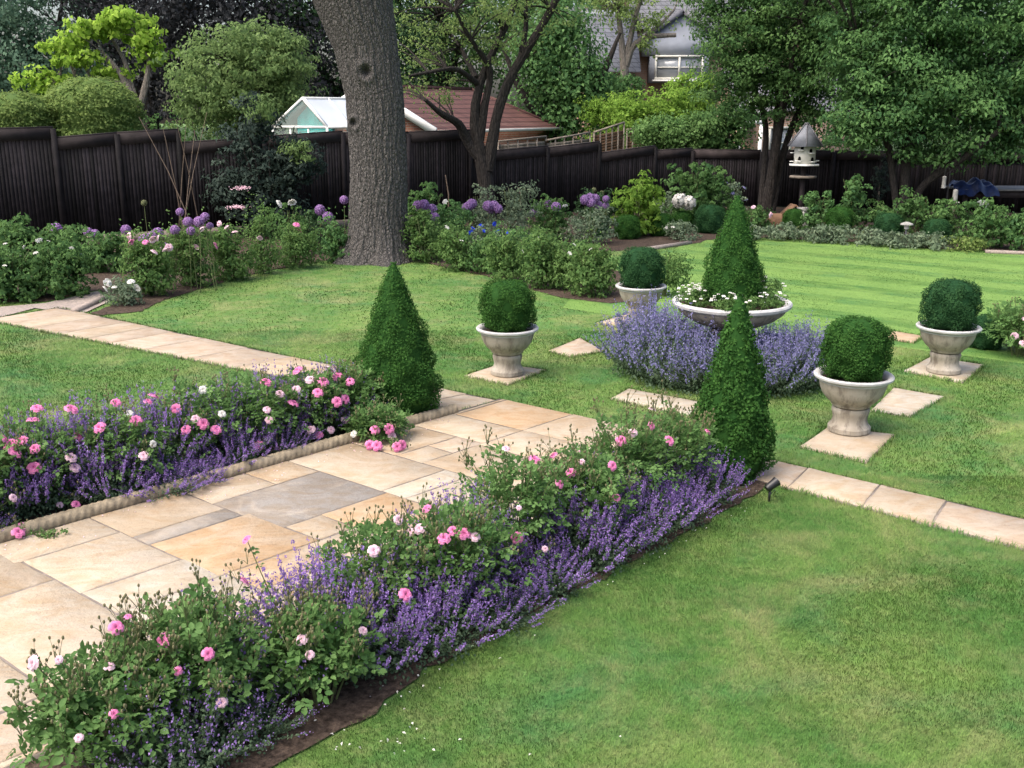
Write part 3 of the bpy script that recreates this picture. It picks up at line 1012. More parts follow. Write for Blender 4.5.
def make_tree(name, label, cat, base, limbs, ells, mat, bark, nclump, per, L, rcl, group=None, twigs=60, asp=.6, shell=.7, zmin=None, up=.5, kind='quad', flat=.6, droop=.25, tsp=.22):
    """limbs: list of (points in world, radii); everything is stored relative to the base"""
    base = np.asarray(base, float)
    t = thing(name, label, cat, base, group)
    mb = MB()
    ends = []
    for pts, rad in limbs:
        p, r = resample(np.asarray(pts, float) - base, rad, 14)
        mb.tube(p, r, 9, cap=True, rough=.04)
        ends += [p[7], p[10], p[-1]]
    cr = MB()
    el = [(np.asarray(c, float) - base, r) for c, r in ells]
    cc = clump_leaves(cr, el, nclump, per, L, asp, rcl, shell, kind, up, None if zmin is None else zmin - base[2], droop, flat, tsp)
    E = np.array(ends)
    for k in rng.choice(len(cc), min(twigs, len(cc)), False):
        j = np.argmin(np.linalg.norm(E - cc[k], axis=1) + 2.0 * (E[:, 2] > cc[k][2] + .5))
        ml = np.linalg.norm(E[j] - cc[k])
        mb.tube(bezier(E[j], (E[j] + cc[k]) / 2 + [0, 0, .15 * ml], cc[k], 5), np.linspace(min(.05, .012 * ml + .012), .006, 5), 5, cap=False)
    mb.build("trunk", M[bark], t, True)
    cr.build("crown", M[mat], t)
    return t


def sc_(Y, px):
    return px * Y / FPX * 1.03


def EP(px, py, Y, rx, ry, rz=None):
    """ellipsoid seen at a pixel at distance Y, radii given in pixels"""
    return (P(px, py, Y), (sc_(Y, rx), sc_(Y, rz if rz else (rx + ry) / 2), sc_(Y, ry)))


def LP(Y, *pts, k=1.0):
    """limb through pixels at distance Y (+ optional depth offset): (px, py, radius px[, dY])"""
    pp, rr_ = [], []
    for p in pts:
        y = Y + (p[3] if len(p) > 3 else 0)
        pp.append(P(p[0], p[1], y))
        rr_.append(sc_(y, p[2]) * k)
    return (pp, rr_)


# ------------------------------------------------------------------ background buildings
def gable_house(t, x0, x1, y0, y1, ze, zr, wall, roof, along='x', over=0.3, wallname='wall', roofname='roof'):
    mb = MB()
    mb.box(((x0 + x1) / 2, (y0 + y1) / 2, ze / 2), (x1 - x0, y1 - y0, ze))
    if along == 'x':
        ym = (y0 + y1) / 2
        for x in (x0, x1):
            mb.add([(x, y0, ze), (x, y1, ze), (x, ym, zr - .05)], np.array([(0, 1, 2)]))
    else:
        xm = (x0 + x1) / 2
        for y in (y0, y1):
            mb.add([(x0, y, ze), (x1, y, ze), (xm, y, zr - .05)], np.array([(0, 1, 2)]))
    mb.build(wallname, wall, t)
    mb = MB()
    th = .09
    if along == 'x':
        ym = (y0 + y1) / 2
        for s, ya in ((-1, y0 - over), (1, y1 + over)):
            zb = ze - over * (zr - ze) / (ym - y0)
            V = [(x0 - over, ya, zb), (x1 + over, ya, zb), (x1 + over, ym, zr), (x0 - over, ym, zr)]
            V += [(a, b, c + th) for a, b, c in V]
            mb.add(V, np.array([(0, 1, 2, 3), (4, 5, 6, 7), (0, 1, 5, 4), (1, 2, 6, 5), (2, 3, 7, 6), (3, 0, 4, 7)]))
    else:
        xm = (x0 + x1) / 2
        for s, xa in ((-1, x0 - over), (1, x1 + over)):
            zb = ze - over * (zr - ze) / (xm - x0)
            V = [(xa, y0 - over, zb), (xa, y1 + over, zb), (xm, y1 + over, zr), (xm, y0 - over, zr)]
            V += [(a, b, c + th) for a, b, c in V]
            mb.add(V, np.array([(0, 1, 2, 3), (4, 5, 6, 7), (0, 1, 5, 4), (1, 2, 6, 5), (2, 3, 7, 6), (3, 0, 4, 7)]))
    return mb.build(roofname, roof, t)


def window(t, x0, x1, z0, z1, y, nx=2, nz=2, mat='white', bars=True):
    f = MB()
    w = .09
    f.box(((x0 + x1) / 2, y, z0), (x1 - x0 + w, .14, w))
    f.box(((x0 + x1) / 2, y, z1), (x1 - x0 + w, .14, w))
    for k in range(nx + 1):
        f.box((x0 + (x1 - x0) * k / nx, y, (z0 + z1) / 2), (w, .135, z1 - z0 - w))
    for k in range(1, nz):
        f.box(((x0 + x1) / 2, y, z0 + (z1 - z0) * k / nz), (x1 - x0 - w, .06, .05))
    fo = f.build("window", M["offwhite" if mat == "white" else mat], t)
    p = MB()
    p.box(((x0 + x1) / 2, y + .03, (z0 + z1) / 2), (x1 - x0, .02, z1 - z0))
    p.build("pane", M['glass'], fo)
    s = MB()
    s.box(((x0 + x1) / 2, y - .08, z0 - .1), (x1 - x0 + .3, .22, .08))
    s.build("sill", M['white'], fo)
    return fo


# big house behind the trees, front at Y = 50
HY = 50.0
house = thing("brick_house", "tall brick house with grey tiled roof and pale gable behind the trees", "house", (0, 0, 0))
xa, xb = P(636, 60, HY)[0], P(760, 60, HY)[0]
gable_house(house, xa, xb + 3, HY, HY + 8, 6.9, 11.0, M['brickpale'], M['greytile'], 'x')
# projecting gabled dormer
gx0, gx1 = P(641, 40, HY)[0], P(718, 40, HY)[0]
gz0, gz1 = P(650, 56, HY)[2], P(684, 24, HY)[2]
mb = MB()
mb.prism([(gx0, HY - .7), (gx1, HY - .7), (gx1, HY + .05), (gx0, HY + .05)], gz0 - .05, gz0 + .75)
xm = (gx0 + gx1) / 2
mb.add([(gx0, HY - .7, gz0 + .75), (gx1, HY - .7, gz0 + .75), (xm, HY - .7, gz1 + .4), (gx0, HY + 3, gz0 + .75), (gx1, HY + 3, gz0 + .75), (xm, HY + 3, gz1 + .4)], [np.array([(0, 1, 2), (4, 3, 5)]), np.array([(0, 2, 5, 3), (1, 4, 5, 2)])])
mb.build("gable", M['clad'], house)
mb = MB()
for xe in (gx0 - .25, gx1 + .25):
    mb.bar((xe, HY - .78, gz0 + .62), (xm, HY - .78, gz1 + .52), .16, .24)
mb.build("barge_board", M['slate'], house)
mb = MB()
for xe in (gx0 - .3, gx1 + .3):
    V = [(xe, HY - .85, gz0 + .65), (xe, HY + 4, gz0 + .65), (xm, HY + 4, gz1 + .55), (xm, HY - .85, gz1 + .55)]
    V += [(a, b, c + .1) for a, b, c in V]
    mb.add(V, np.array([(0, 1, 2, 3), (4, 5, 6, 7), (0, 1, 5, 4), (1, 2, 6, 5), (2, 3, 7, 6), (3, 0, 4, 7)]))
mb.build("gable_roof", M['greytile'], house)
wx0, wx1, wz0, wz1 = P(654, 60, HY)[0], P(700, 60, HY)[0], P(660, 79, HY)[2], P(660, 56, HY)[2]
mb = MB()
mb.box(((wx0 + wx1) / 2, HY - .35, (wz0 + wz1) / 2 - .1), (wx1 - wx0 + .6, .7, wz1 - wz0 + .2))
mb.build("bay", M['clad'], house)
window(house, wx0, wx1, wz0, wz1 - .05, HY - .74, 2, 2)
window(house, wx0, wx1, 1.0, 2.3, HY - .05, 3, 2)
window(house, P(724, 50, HY)[0], P(742, 50, HY)[0], wz0, wz1, HY - .05, 2, 2)
mb = MB()
mb.box((P(690, 0, HY)[0], HY + 4, 11.2), (.9, .9, 1.8))
mb.build("chimney", M['brick'], house)
# lower wing to the left with a grey roof and a strip window
wing = thing("low_wing", "lower grey roofed house left of the pale gable with a strip window", "house", (0, 0, 0))
lx0, lx1 = P(575, 50, 47)[0], P(634, 50, 47)[0]
ez = P(600, 66, 47)[2]
gable_house(wing, lx0, lx1, 47, 53, ez, P(600, 40, 47)[2] + 1.6, M['brickpale'], M['greytile'], 'x')
mb = MB()
mb.box(((lx0 + lx1) / 2 + .3, 50.6, P(600, 30, 50)[2]), (2.6, 2.0, 1.7))
dm = mb.build("dormer", M['clad'], wing)
window(wing, (lx0 + lx1) / 2 - .5, (lx0 + lx1) / 2 + 1.2, P(600, 36, 49.5)[2], P(600, 24, 49.5)[2], 49.55, 2, 2)

# small pale house with a porch roof behind the right tree
cot = thing("small_house", "small buff brick house with white fascia porch behind the right trees", "house", (0, 0, 0))
cx0, cx1 = P(742, 120, 42)[0], P(860, 120, 42)[0]
gable_house(cot, cx0, cx1, 42, 48, 3.0, 4.6, M['brickpale'], M['slate'], 'x')
pr = MB()
px0, px1 = P(737, 120, 40)[0], P(764, 120, 40)[0]
pz = P(750, 121, 40)[2]
xm = (px0 + px1) / 2
for xe in (px0, px1):
    V = [(xe, 40, pz), (xe, 42, pz), (xm, 42, pz + .8), (xm, 40, pz + .8)]
    V += [(a, b, c + .08) for a, b, c in V]
    pr.add(V, np.array([(0, 1, 2, 3), (4, 5, 6, 7), (0, 1, 5, 4), (1, 2, 6, 5), (2, 3, 7, 6), (3, 0, 4, 7)]))
pr.build("porch_roof", M['slate'], cot)
pr = MB()
pr.bar((px0, 39.95, pz + .02), (xm, 39.95, pz + .82), .06, .14)
pr.bar((px1, 39.95, pz + .02), (xm, 39.95, pz + .82), .06, .14)
pr.bar((px0, 39.95, pz - .04), (px1, 39.95, pz - .04), .08, .12)
pr.build("fascia", M['white'], cot)
for xx in (px0 + .1, px1 - .1):
    pr = MB()
    pr.box((xx, 40.0, pz / 2 - .05), (.13, .13, pz - .1))
    pr.build("porch_post", M['white'], cot)
window(cot, P(778, 0, 42)[0], P(800, 0, 42)[0], 1.0, 2.2, 41.95, 2, 2)

# brick garage with red tiled roof: local x axis along the ridge
gar = thing("brick_garage", "brick garage with red tiled roof and white barge boards behind the fence", "garage", (0, 0, 0))
gA, gB, gC = P(434, 129, 33.0), P(549, 120, 39.0), P(330, 122, 34.5)
dirx = (gB - gA)[:2]
Lx = np.linalg.norm(dirx)
angx = math.atan2(dirx[1], dirx[0])
gar.location = (gA[0], gA[1], 0)
gar.rotation_euler = (0, 0, angx)
ew, zr_ = 5.2, P(380, 86, 34.5)[2]
ze_ = (gA[2] + gB[2]) / 2
hipx = 1.4
mb = MB()
mb.box((Lx / 2, ew / 2, ze_ / 2), (Lx, ew, ze_))
mb.add([(0, 0, ze_), (0, ew, ze_), (0, ew / 2, zr_ - .06)], np.array([(0, 1, 2)]))
mb.build("wall", M['brick'], gar)
mb = MB()
o_ = .3
E0, E1 = (-o_, -o_, ze_ - .15), (Lx + o_, -o_, ze_ - .15)
R0, R1 = (-o_, ew / 2, zr_), (Lx - hipx, ew / 2, zr_)
F0, F1 = (-o_, ew + o_, ze_ - .15), (Lx + o_, ew + o_, ze_ - .15)
mb.quad(E0, E1, R1, R0).quad(F1, F0, R0, R1)
mb.add([E1, F1, R1], np.array([(0, 1, 2)]))
rf = mb.build("roof", M['redtile'], gar)
mb = MB()
mb.bar(E1, R1, .18, .12).bar(R0, R1, .2, .14)
mb.build("ridge_tiles", M['redtile'], rf)
mb = MB()
mb.bar((-o_ - .03, -o_, ze_ - .2), (-o_ - .03, ew / 2, zr_ - .02), .07, .26)
mb.bar((-o_ - .03, ew + o_, ze_ - .2), (-o_ - .03, ew / 2, zr_ - .02), .07, .26)
mb.build("barge_board", M['white'], gar)
mb = MB()
mb.bar((-o_, -o_ - .06, ze_ - .2), (Lx + o_, -o_ - .06, ze_ - .2), .12, .11)
mb.build("gutter", M['offwhite'], gar)
mb = MB()
mb.box((-.06, .9, ze_ - .5), (.1, .35, .35))
mb.build("wall_box", M['white'], gar)

# greenhouse
gh = thing("greenhouse", "white framed greenhouse with teal sheeting showing through its gable", "greenhouse", (0, 0, 0))
q0, q1, ap = P(273, 130, 30.0), P(327, 124, 29.0), P(303, 98, 29.5)
q0[2] = q1[2] = (q0[2] + q1[2]) / 2
rid = np.array([0.35, 0.94, 0]) * 3.2
rid = np.array([1.75, 2.2, 0])
mb = MB()
for a, b in ((q0, ap), (q1, ap), (q0 + rid, ap + rid), (q1 + rid, ap + rid), (ap, ap + rid), (q0, q0 + rid), (q1, q1 + rid), (q0, q1)):
    mb.bar(a, b, .07, .07)
for c in (q0, q1, q0 + rid, q1 + rid):
    mb.bar((c[0], c[1], 0), c, .06, .06)
for t_ in (.33, .66):
    mb.bar(q1 + rid * t_, ap + rid * t_, .04, .05)
    mb.bar(q0 + rid * t_, ap + rid * t_, .04, .05)
    for b_ in (q0, q1):
        mb.bar((b_ + rid * t_) * [1, 1, 0], b_ + rid * t_, .04, .05)
for t_ in (.33, .66):
    c = q0 + (q1 - q0) * t_
    mb.bar(c * [1, 1, 0], c, .04, .05)
mb.build("frame", M['white'], gh)
mb = MB()
mb.quad(q1, q1 + rid, ap + rid, ap).quad(q0 + rid, q0, ap, ap + rid)
mb.build("roof_glazing", M['ghglass'], gh)
mb = MB()
mb.add([q0, q1, ap], np.array([(0, 1, 2)]))
mb.quad(q0 * [1, 1, 0], q1 * [1, 1, 0], q1, q0).quad(q1 * [1, 1, 0], (q1 + rid) * [1, 1, 0], q1 + rid, q1)
mb.build("wall_glazing", M['ghclear'], gh)
tl = MB()
i0, i1, i2 = q0 + (q1 - q0) * .30 + rid * .12, q0 + (q1 - q0) * .93 + rid * .12, ap + rid * .12 - [0, 0, .08]
tl.add([i0 * [1, 1, 0], i1 * [1, 1, 0], i1, i2, i0 + [0, 0, .25]], np.arange(5)[None])
V_ = tl.v[0]
tl.add(V_ + rid * .03, np.arange(5)[None, ::-1])
tag(tl.build("sheet", M['teal']), "teal plastic sheet hanging inside the white framed greenhouse", "sheet")

# ------------------------------------------------------------------ trees
TB = "trees beyond the fence"
# old tree with thick trunk on the lawn
ob = G(377, 260)
Yk = ob[1]
oak = thing("old_tree", "thick grey brown trunk with two knots rising from the lawn", "tree", ob)
pts = [P(377, 262, Yk), P(378, 225, Yk), P(379, 170, Yk), P(375, 100, Yk), P(366, 50, Yk), P(352, 0, Yk), P(340, -60, Yk)]
rad = [sc_(Yk, x) for x in (29.5, 27.5, 26.5, 26.5, 29, 36, 29)]
pts[0][2] = -0.05
pp, pr_ = resample(pts, rad, 300)
pp = pp - ob
seg = 220
th = np.arange(seg) / seg * TAU
mb = MB()
hh = pp[:, 2]
rgrid = np.repeat(pr_[:, None], seg, 1)
flare = np.exp(-np.clip(hh, 0, 9) / .28)
rgrid *= 1 + flare[:, None] * (0.42 + .16 * np.sin(5 * th + 1) + .07 * np.sin(9 * th))[None]
ph = np.cumsum(rng.normal(0, .05, len(hh)))
for fq, am in ((21, .012), (34, .012), (55, .010)):
    ph = np.cumsum(rng.normal(0, .15, len(hh)))
    rgrid *= 1 + am * np.sin(fq * th[None] + ph[:, None] + 2.0 * np.sin(hh * 5.3 + fq)[:, None])
V = np.stack([pp[:, None, 0] + rgrid * np.cos(th), pp[:, None, 1] + rgrid * np.sin(th), np.repeat(pp[:, 2:], seg, 1)], -1)
for kx, ky in ((370, 73), (357, 123)):   # knots: a raised ring round a hollow
    q = P(kx, ky, Yk) - ob
    dx, dz = V[..., 0] - q[0], V[..., 2] - q[2]
    front = V[..., 1] < pp[:, None, 1]
    d = np.sqrt(dx ** 2 + dz ** 2)
    sz = .15 if kx == 370 else .11
    V[..., 1] -= front * (.035 * np.exp(-((d - sz) / (.45 * sz)) ** 2) - .12 * np.exp(-(d / (.55 * sz)) ** 2))
i, j = np.meshgrid(np.arange(len(hh) - 1), np.arange(seg), indexing='ij')
mb.add(V.reshape(-1, 3), np.stack([i * seg + j, i * seg + (j + 1) % seg, (i + 1) * seg + (j + 1) % seg, (i + 1) * seg + j], -1).reshape(-1, 4))
limb_sets = [LP(Yk, (348, -30, 27), (318, -90, 20), (270, -170, 15), (220, -260, 10, -1)), LP(Yk, (343, -40, 26), (380, -130, 18, .5), (430, -230, 13, 1.5)), LP(Yk, (340, -60, 22), (330, -170, 16, 1), (350, -280, 10, 2))]
for lp_, lr_ in limb_sets:
    p, r = resample(np.array(lp_) - ob, lr_, 16)
    mb.tube(p, r, 14, rough=.03)
mb.build("trunk", M['oakbark'], oak, True)
cr = MB()
clump_leaves(cr, [(np.array([-3.0, -.5, 10.6]), (3.4, 3.4, 2.2)), (np.array([1.3, 1.2, 10.4]), (3.2, 3.2, 2.0)), (np.array([-.8, 1.5, 12]), (3.5, 3.5, 2.0))], 260, 26, .16, .6, .7)
cr.build("crown", M['mid'], oak)

# slender forked tree by the fence
Y = 26.5
b = G(487, 214)
b = np.array([P(487, 200, Y)[0], Y, 0])
make_tree("small_tree", "slender dark forked tree with thin pale leaves in front of the fence", "tree", b,
          [LP(Y, (488, 222, 9), (487, 197, 7.5), (486, 167, 7.5), (479, 150, 6.5), (474, 135, 5.5), (471, 117, 5), (479, 80, 4), (489, 58, 3.3), (510, 20, 3, .6), (522, -20, 2, 1)),
           LP(Y, (487, 170, 6.5), (492, 150, 6), (495, 120, 5), (499, 100, 4.7), (519, 60, 4.2), (542, 27, 3.5), (556, 0, 3.5), (575, -40, 2)),
           LP(Y, (480, 158, 6), (466, 140, 5), (459, 122, 4, -.3), (442, 115, 3, -.8), (425, 100, 1.5, -1.2)),
           LP(Y, (479, 140, 5), (486, 95, 3.5), (494, 70, 3), (470, 40, 2, -.6), (455, 10, 1.5, -1)),
           LP(Y, (478, 84, 3), (456, 67, 2.2, -.8), (409, 76, 1.2, -1.6)), LP(Y, (520, 60, 3), (526, 30, 2.2, .4), (526, -20, 1.6, .6)),
           LP(Y, (476, 78, 3), (462, 50, 2, .8), (440, 20, 1.4, 1.2))],
          [EP(430, 55, Y, 38, 38), EP(415, 92, Y, 28, 20), EP(455, 25, Y, 50, 30), EP(500, 15, Y, 55, 30), EP(545, 0, Y, 45, 24), EP(500, 45, Y, 30, 22), EP(445, 100, Y, 26, 18), EP(410, 20, Y, 32, 28), EP(470, -25, Y, 80, 28)],
          'lightg', 'darkbark', 250, 20, .085, .30, twigs=170, shell=1.0, asp=.55)

# multi-stemmed tree beside the dovecote
Y = 29.0
b = np.array([P(768, 205, Y)[0], Y, 0])
make_tree("multi_stem_tree", "dark multi stemmed tree leaning over the white dovecote", "tree", b,
          [LP(Y, (764, 214, 4.5), (772, 170, 4), (777, 130, 3.5), (780, 90, 3), (770, 40, 3), (755, 0, 2)), LP(Y, (771, 214, 4), (779, 170, 3.5), (790, 130, 3), (806, 95, 2.2), (820, 50, 2)),
           LP(Y, (760, 214, 3), (764, 170, 3, .3), (768, 120, 2.6, .6), (745, 70, 3, 1), (725, 30, 2, 1.2)), LP(Y, (768, 214, 4), (776, 150, 4, -.3), (786, 90, 3, -.6), (800, 20, 2, -1))],
          [EP(770, 30, Y, 66, 62), EP(742, 55, Y, 34, 40), EP(738, 10, Y, 30, 36), EP(800, 80, Y, 50, 34), EP(745, 98, Y, 32, 20), EP(830, 40, Y, 46, 52), EP(770, -30, Y, 85, 45), EP(815, 112, Y, 40, 22), EP(726, 88, Y, 26, 26), EP(780, 75, Y, 55, 40)],
          'mid', 'darkbark', 640, 72, .098, .54, twigs=140, asp=.6, up=.9, flat=.45, tsp=.3)

# big spreading tree on the right
Y = 25.5
b = np.array([P(903, 205, Y)[0], Y, 0])
make_tree("spreading_tree", "broad glossy leaved tree hanging low over the right border", "tree", b,
          [LP(Y, (903, 220, 5.5), (905, 180, 4.5), (906, 150, 4.5), (915, 110, 4), (930, 60, 5), (940, 0, 3)), LP(Y, (912, 215, 4), (918, 188, 3.6), (940, 172, 4, -.3), (968, 155, 3.5, -.6), (1000, 130, 2.5, -.8)),
           LP(Y, (898, 220, 3.5), (893, 180, 3.2), (890, 145, 3), (870, 100, 4), (860, 50, 3)), LP(Y, (906, 150, 5), (950, 110, 4, .6), (1000, 70, 3, 1), (1040, 30, 2, 1.5))],
          [EP(905, 60, Y, 62, 60), EP(868, 108, Y, 36, 36), EP(900, 135, Y, 48, 24), EP(960, 100, Y, 62, 50), EP(1010, 60, Y, 62, 70), EP(985, 142, Y, 48, 16), EP(870, 30, Y, 40, 45), EP(940, 0, Y, 95, 52), EP(1040, 110, Y, 50, 42), EP(1060, 0, Y, 60, 60), EP(905, -60, Y, 120, 50), EP(880, 80, Y, 50, 60), EP(855, 140, Y, 24, 16), EP(940, 148, Y, 40, 18), EP(1010, 120, Y, 45, 40)],
          'cool', 'darkbark', 900, 80, .115, .58, twigs=160, asp=.52, up=1.0, flat=.42, tsp=.32)

# trees and shrubs beyond the left fence
Y = 33.0
b = np.array([P(142, 150, Y)[0], Y, 0])
make_tree("lime_tree", "lime yellow leaved small tree with layered leaves beyond the fence", "tree", b,
          [LP(Y, (142, 200, 5), (139, 120, 4.5), (134, 95, 3.5), (122, 75, 3), (105, 55, 2)), LP(Y, (139, 112, 3.5), (146, 85, 3), (150, 60, 2), (140, 38, 1.5)), LP(Y, (134, 95, 2.5), (125, 60, 2, .4), (110, 35, 1.5, .6)), LP(Y, (128, 84, 2), (95, 78, 1.5), (60, 82, 1))],
          [EP(98, 30, Y, 30, 9), EP(68, 46, Y, 20, 10), EP(124, 20, Y, 22, 9), EP(80, 60, Y, 24, 8), EP(150, 52, Y, 16, 11), EP(108, 72, Y, 22, 6), EP(42, 82, Y, 26, 9), EP(146, 36, Y, 18, 8)],
          'lime', 'palebark', 130, 26, .17, .34, TB, 70, .8, .9)
Y = 31.0
b = np.array([P(245, 150, Y)[0], Y, 0])
make_tree("rounded_tree", "round headed soft green tree beyond the fence left of the greenhouse", "tree", b,
          [LP(Y, (245, 210, 6), (244, 140, 5), (240, 100, 4), (225, 60, 2)), LP(Y, (245, 125, 4), (262, 90, 3), (275, 55, 2))],
          [EP(243, 78, Y, 66, 46), EP(205, 85, Y, 32, 32), EP(282, 68, Y, 32, 30), EP(250, 46, Y, 46, 20), EP(235, 112, Y, 54, 24)],
          'grayg', 'darkbark', 620, 30, .12, .32, TB, 60, .6)
for px, py, rx, ry, Y, lab in ((14, 113, 42, 18, 26.0, "lower golden green clipped dome of shrub behind the fence at the far left"), (93, 110, 44, 29, 26.8, "taller golden green clipped dome of shrub below the lime tree")):
    c = P(px, py, Y)
    t = thing("domed_shrub", lab, "shrub", (c[0], c[1], 0), "golden domed shrubs behind the fence")
    rx_, rz_ = sc_(Y, rx), sc_(Y, ry)
    zc = c[2]
    mb = MB()
    for s_ in range(6):
        an = s_ * TAU / 6
        mb.tube(bezier((0.1 * math.cos(an), .1 * math.sin(an), 0), (.3 * math.cos(an), .3 * math.sin(an), zc * .6), (.7 * math.cos(an), .7 * math.sin(an), zc), 6), np.linspace(.05, .02, 6), 6)
    mb.build("trunk", M['darkbark'], t, True)
    cr = MB()
    pf_ = [(.05, .3), (rx_ * .75, .5), (rx_ * .95, zc * .6)] + [(rx_ * math.cos(a_), zc + rz_ * math.sin(a_)) for a_ in np.linspace(-.2, math.pi / 2 - .02, 12)]
    cr.lathe(core(pf_, .9), 28, tint=0.0)
    clipped(cr, pf_, 15000, .085, fuzz=.06)
    cr.build("crown", M['gold'], t)

bgtrees = [("conifer_tree", "hazy bluish green conifer mass at the far left skyline", 25, 40, 48, 95, 75, 'blueg', 700, .20, .6),
           ("conifer_tree", "bluish green conifer leaning out of frame beside the leftmost one", -90, 20, 50, 90, 110, 'blueg', 400, .22, .7),
           ("conifer_tree", "bluish green conifer far outside the left picture edge", -230, 20, 46, 110, 110, 'blueg', 400, .22, .7),
           ("purple_beech", "blackish purple beech filling the gap behind the round tree", 235, 15, 45, 100, 85, 'purple', 620, .20, .6),
           ("purple_beech", "blackish purple beech between lime tree and conifers", 140, 0, 47, 70, 80, 'purple', 450, .20, .6),
           ("dark_tree", "dark evergreen behind the thick trunk and greenhouse", 345, 20, 47, 85, 90, 'dk', 620, .20, .6),
           ("dark_tree", "dark evergreen beyond the garage roof", 440, 5, 50, 85, 75, 'mid', 560, .20, .6),
           ("dark_tree", "dark ivy covered tree between the garage and the grey roofs", 560, 70, 40, 42, 60, 'cool', 520, .17, .45),
           ("dark_tree", "dark broad tree at skyline above the grey roofed wing", 545, -30, 56, 70, 60, 'mid', 420, .22, .7),
           ("dark_tree", "dark tree showing through gaps left of the spreading tree", 850, 30, 50, 80, 90, 'dk', 420, .22, .7),
           ("dark_tree", "dark tree closing the skyline at the far right", 1000, 20, 48, 100, 100, 'dk', 480, .22, .7),
           ("dark_tree", "dark tree outside the right edge of the skyline", 1120, 20, 46, 90, 110, 'dk', 300, .24, .8)]
for name, lab, px, py, Y, rx, ry, mat, nc, L, rcl in bgtrees:
    c = P(px, py, Y)
    b = np.array([c[0], Y, 0.0])
    top = max(c[2], 1.0)
    lim = [([b, b + [0, 0, top * .6], b + [.3, .2, top * 1.1]], [.4, .3, .1]), ([b + [0, 0, top * .5], b + [1.5, -.5, top * .9], b + [2.2, -.6, top * 1.3]], [.2, .15, .06]), ([b + [0, 0, top * .4], b + [-1.5, -.5, top * .8], b + [-2.2, -.6, top * 1.2]], [.2, .15, .06])]
    a_, b_ = sc_(Y, rx), sc_(Y, ry)
    el = [(c, (a_, a_ * .8, b_)), (c + [a_ * .45, -a_ * .3, -b_ * .3], (a_ * .6, a_ * .5, b_ * .55)), (c + [-a_ * .5, -a_ * .3, b_ * .1], (a_ * .55, a_ * .5, b_ * .6)), (c + [0, -.3 * a_, b_ * .55], (a_ * .6, a_ * .5, b_ * .6)), ([c[0], Y, max(1.2, c[2] - b_ * .8)], (a_ * .9, a_ * .6, max(1.2, b_ * .6)))]
    make_tree(name, lab, "tree", b, lim, el, mat, 'darkbark', nc, 26, L, rcl * 1.7, TB, 40, .62, .75, .3)

for lab, pxa, pxb, Y, h, mat in (("dark hedge closing the gap below the lime tree behind the fence", 95, 240, 37.0, 2.9, 'mid'), ("long dark hedge behind the back fence under the right trees", 800, 1130, 35.0, 2.6, 'dk'), ("dark hedge at the far left behind the golden domes", -110, 110, 40.0, 3.4, 'dk')):
    A_, B_ = P(pxa, 120, Y), P(pxb, 120, Y)
    mid_ = np.array([(A_[0] + B_[0]) / 2, Y, 0])
    hw_ = (B_[0] - A_[0]) / 2
    t = thing("hedge", lab, "hedge", mid_, "hedges beyond the fence")
    mb = MB()
    for x_ in np.arange(-hw_ + .3, hw_, .8):
        mb.tube(wig([(x_, 0, 0), (x_ + .1, 0, h * .5), (x_ - .1, 0, h * .9)], .05), [.05, .04, .015], 6)
    mb.build("stems", M['darkbark'], t)
    cr = MB()
    els_ = [((x_, 0, h * .5), (.9, .7, h * .52)) for x_ in np.arange(-hw_ + .5, hw_, .9)]
    clump_leaves(cr, els_, int(hw_ * 50), 22, .14, .6, .35, .5)
    cr.build("foliage", M[mat], t)

# pale small tree before the grey gable
Y = 43.0
b = np.array([P(624, 120, Y)[0], Y, 0])
make_tree("pale_tree", "airy pale green tree with bare forked stems before the grey gable", "tree", b,
          [LP(Y, (624, 150, 5), (625, 70, 4), (622, 45, 3), (618, 10, 2)), LP(Y, (626, 66, 3.5), (632, 45, 3), (650, 36, 2.5), (676, 35, 2)), LP(Y, (626, 60, 3), (632, 30, 2.5), (640, 0, 2), (650, -20, 1.5)), LP(Y, (640, 40, 2), (660, 25, 1.5), (674, 10, 1))],
          [EP(625, 12, Y, 36, 22), EP(652, 22, Y, 24, 14), EP(600, 0, Y, 34, 18), EP(640, -20, Y, 50, 22), EP(648, 46, Y, 20, 8)], 'lightg', 'palebark', 150, 18, .15, .45, TB, 90, .6, 1.0)

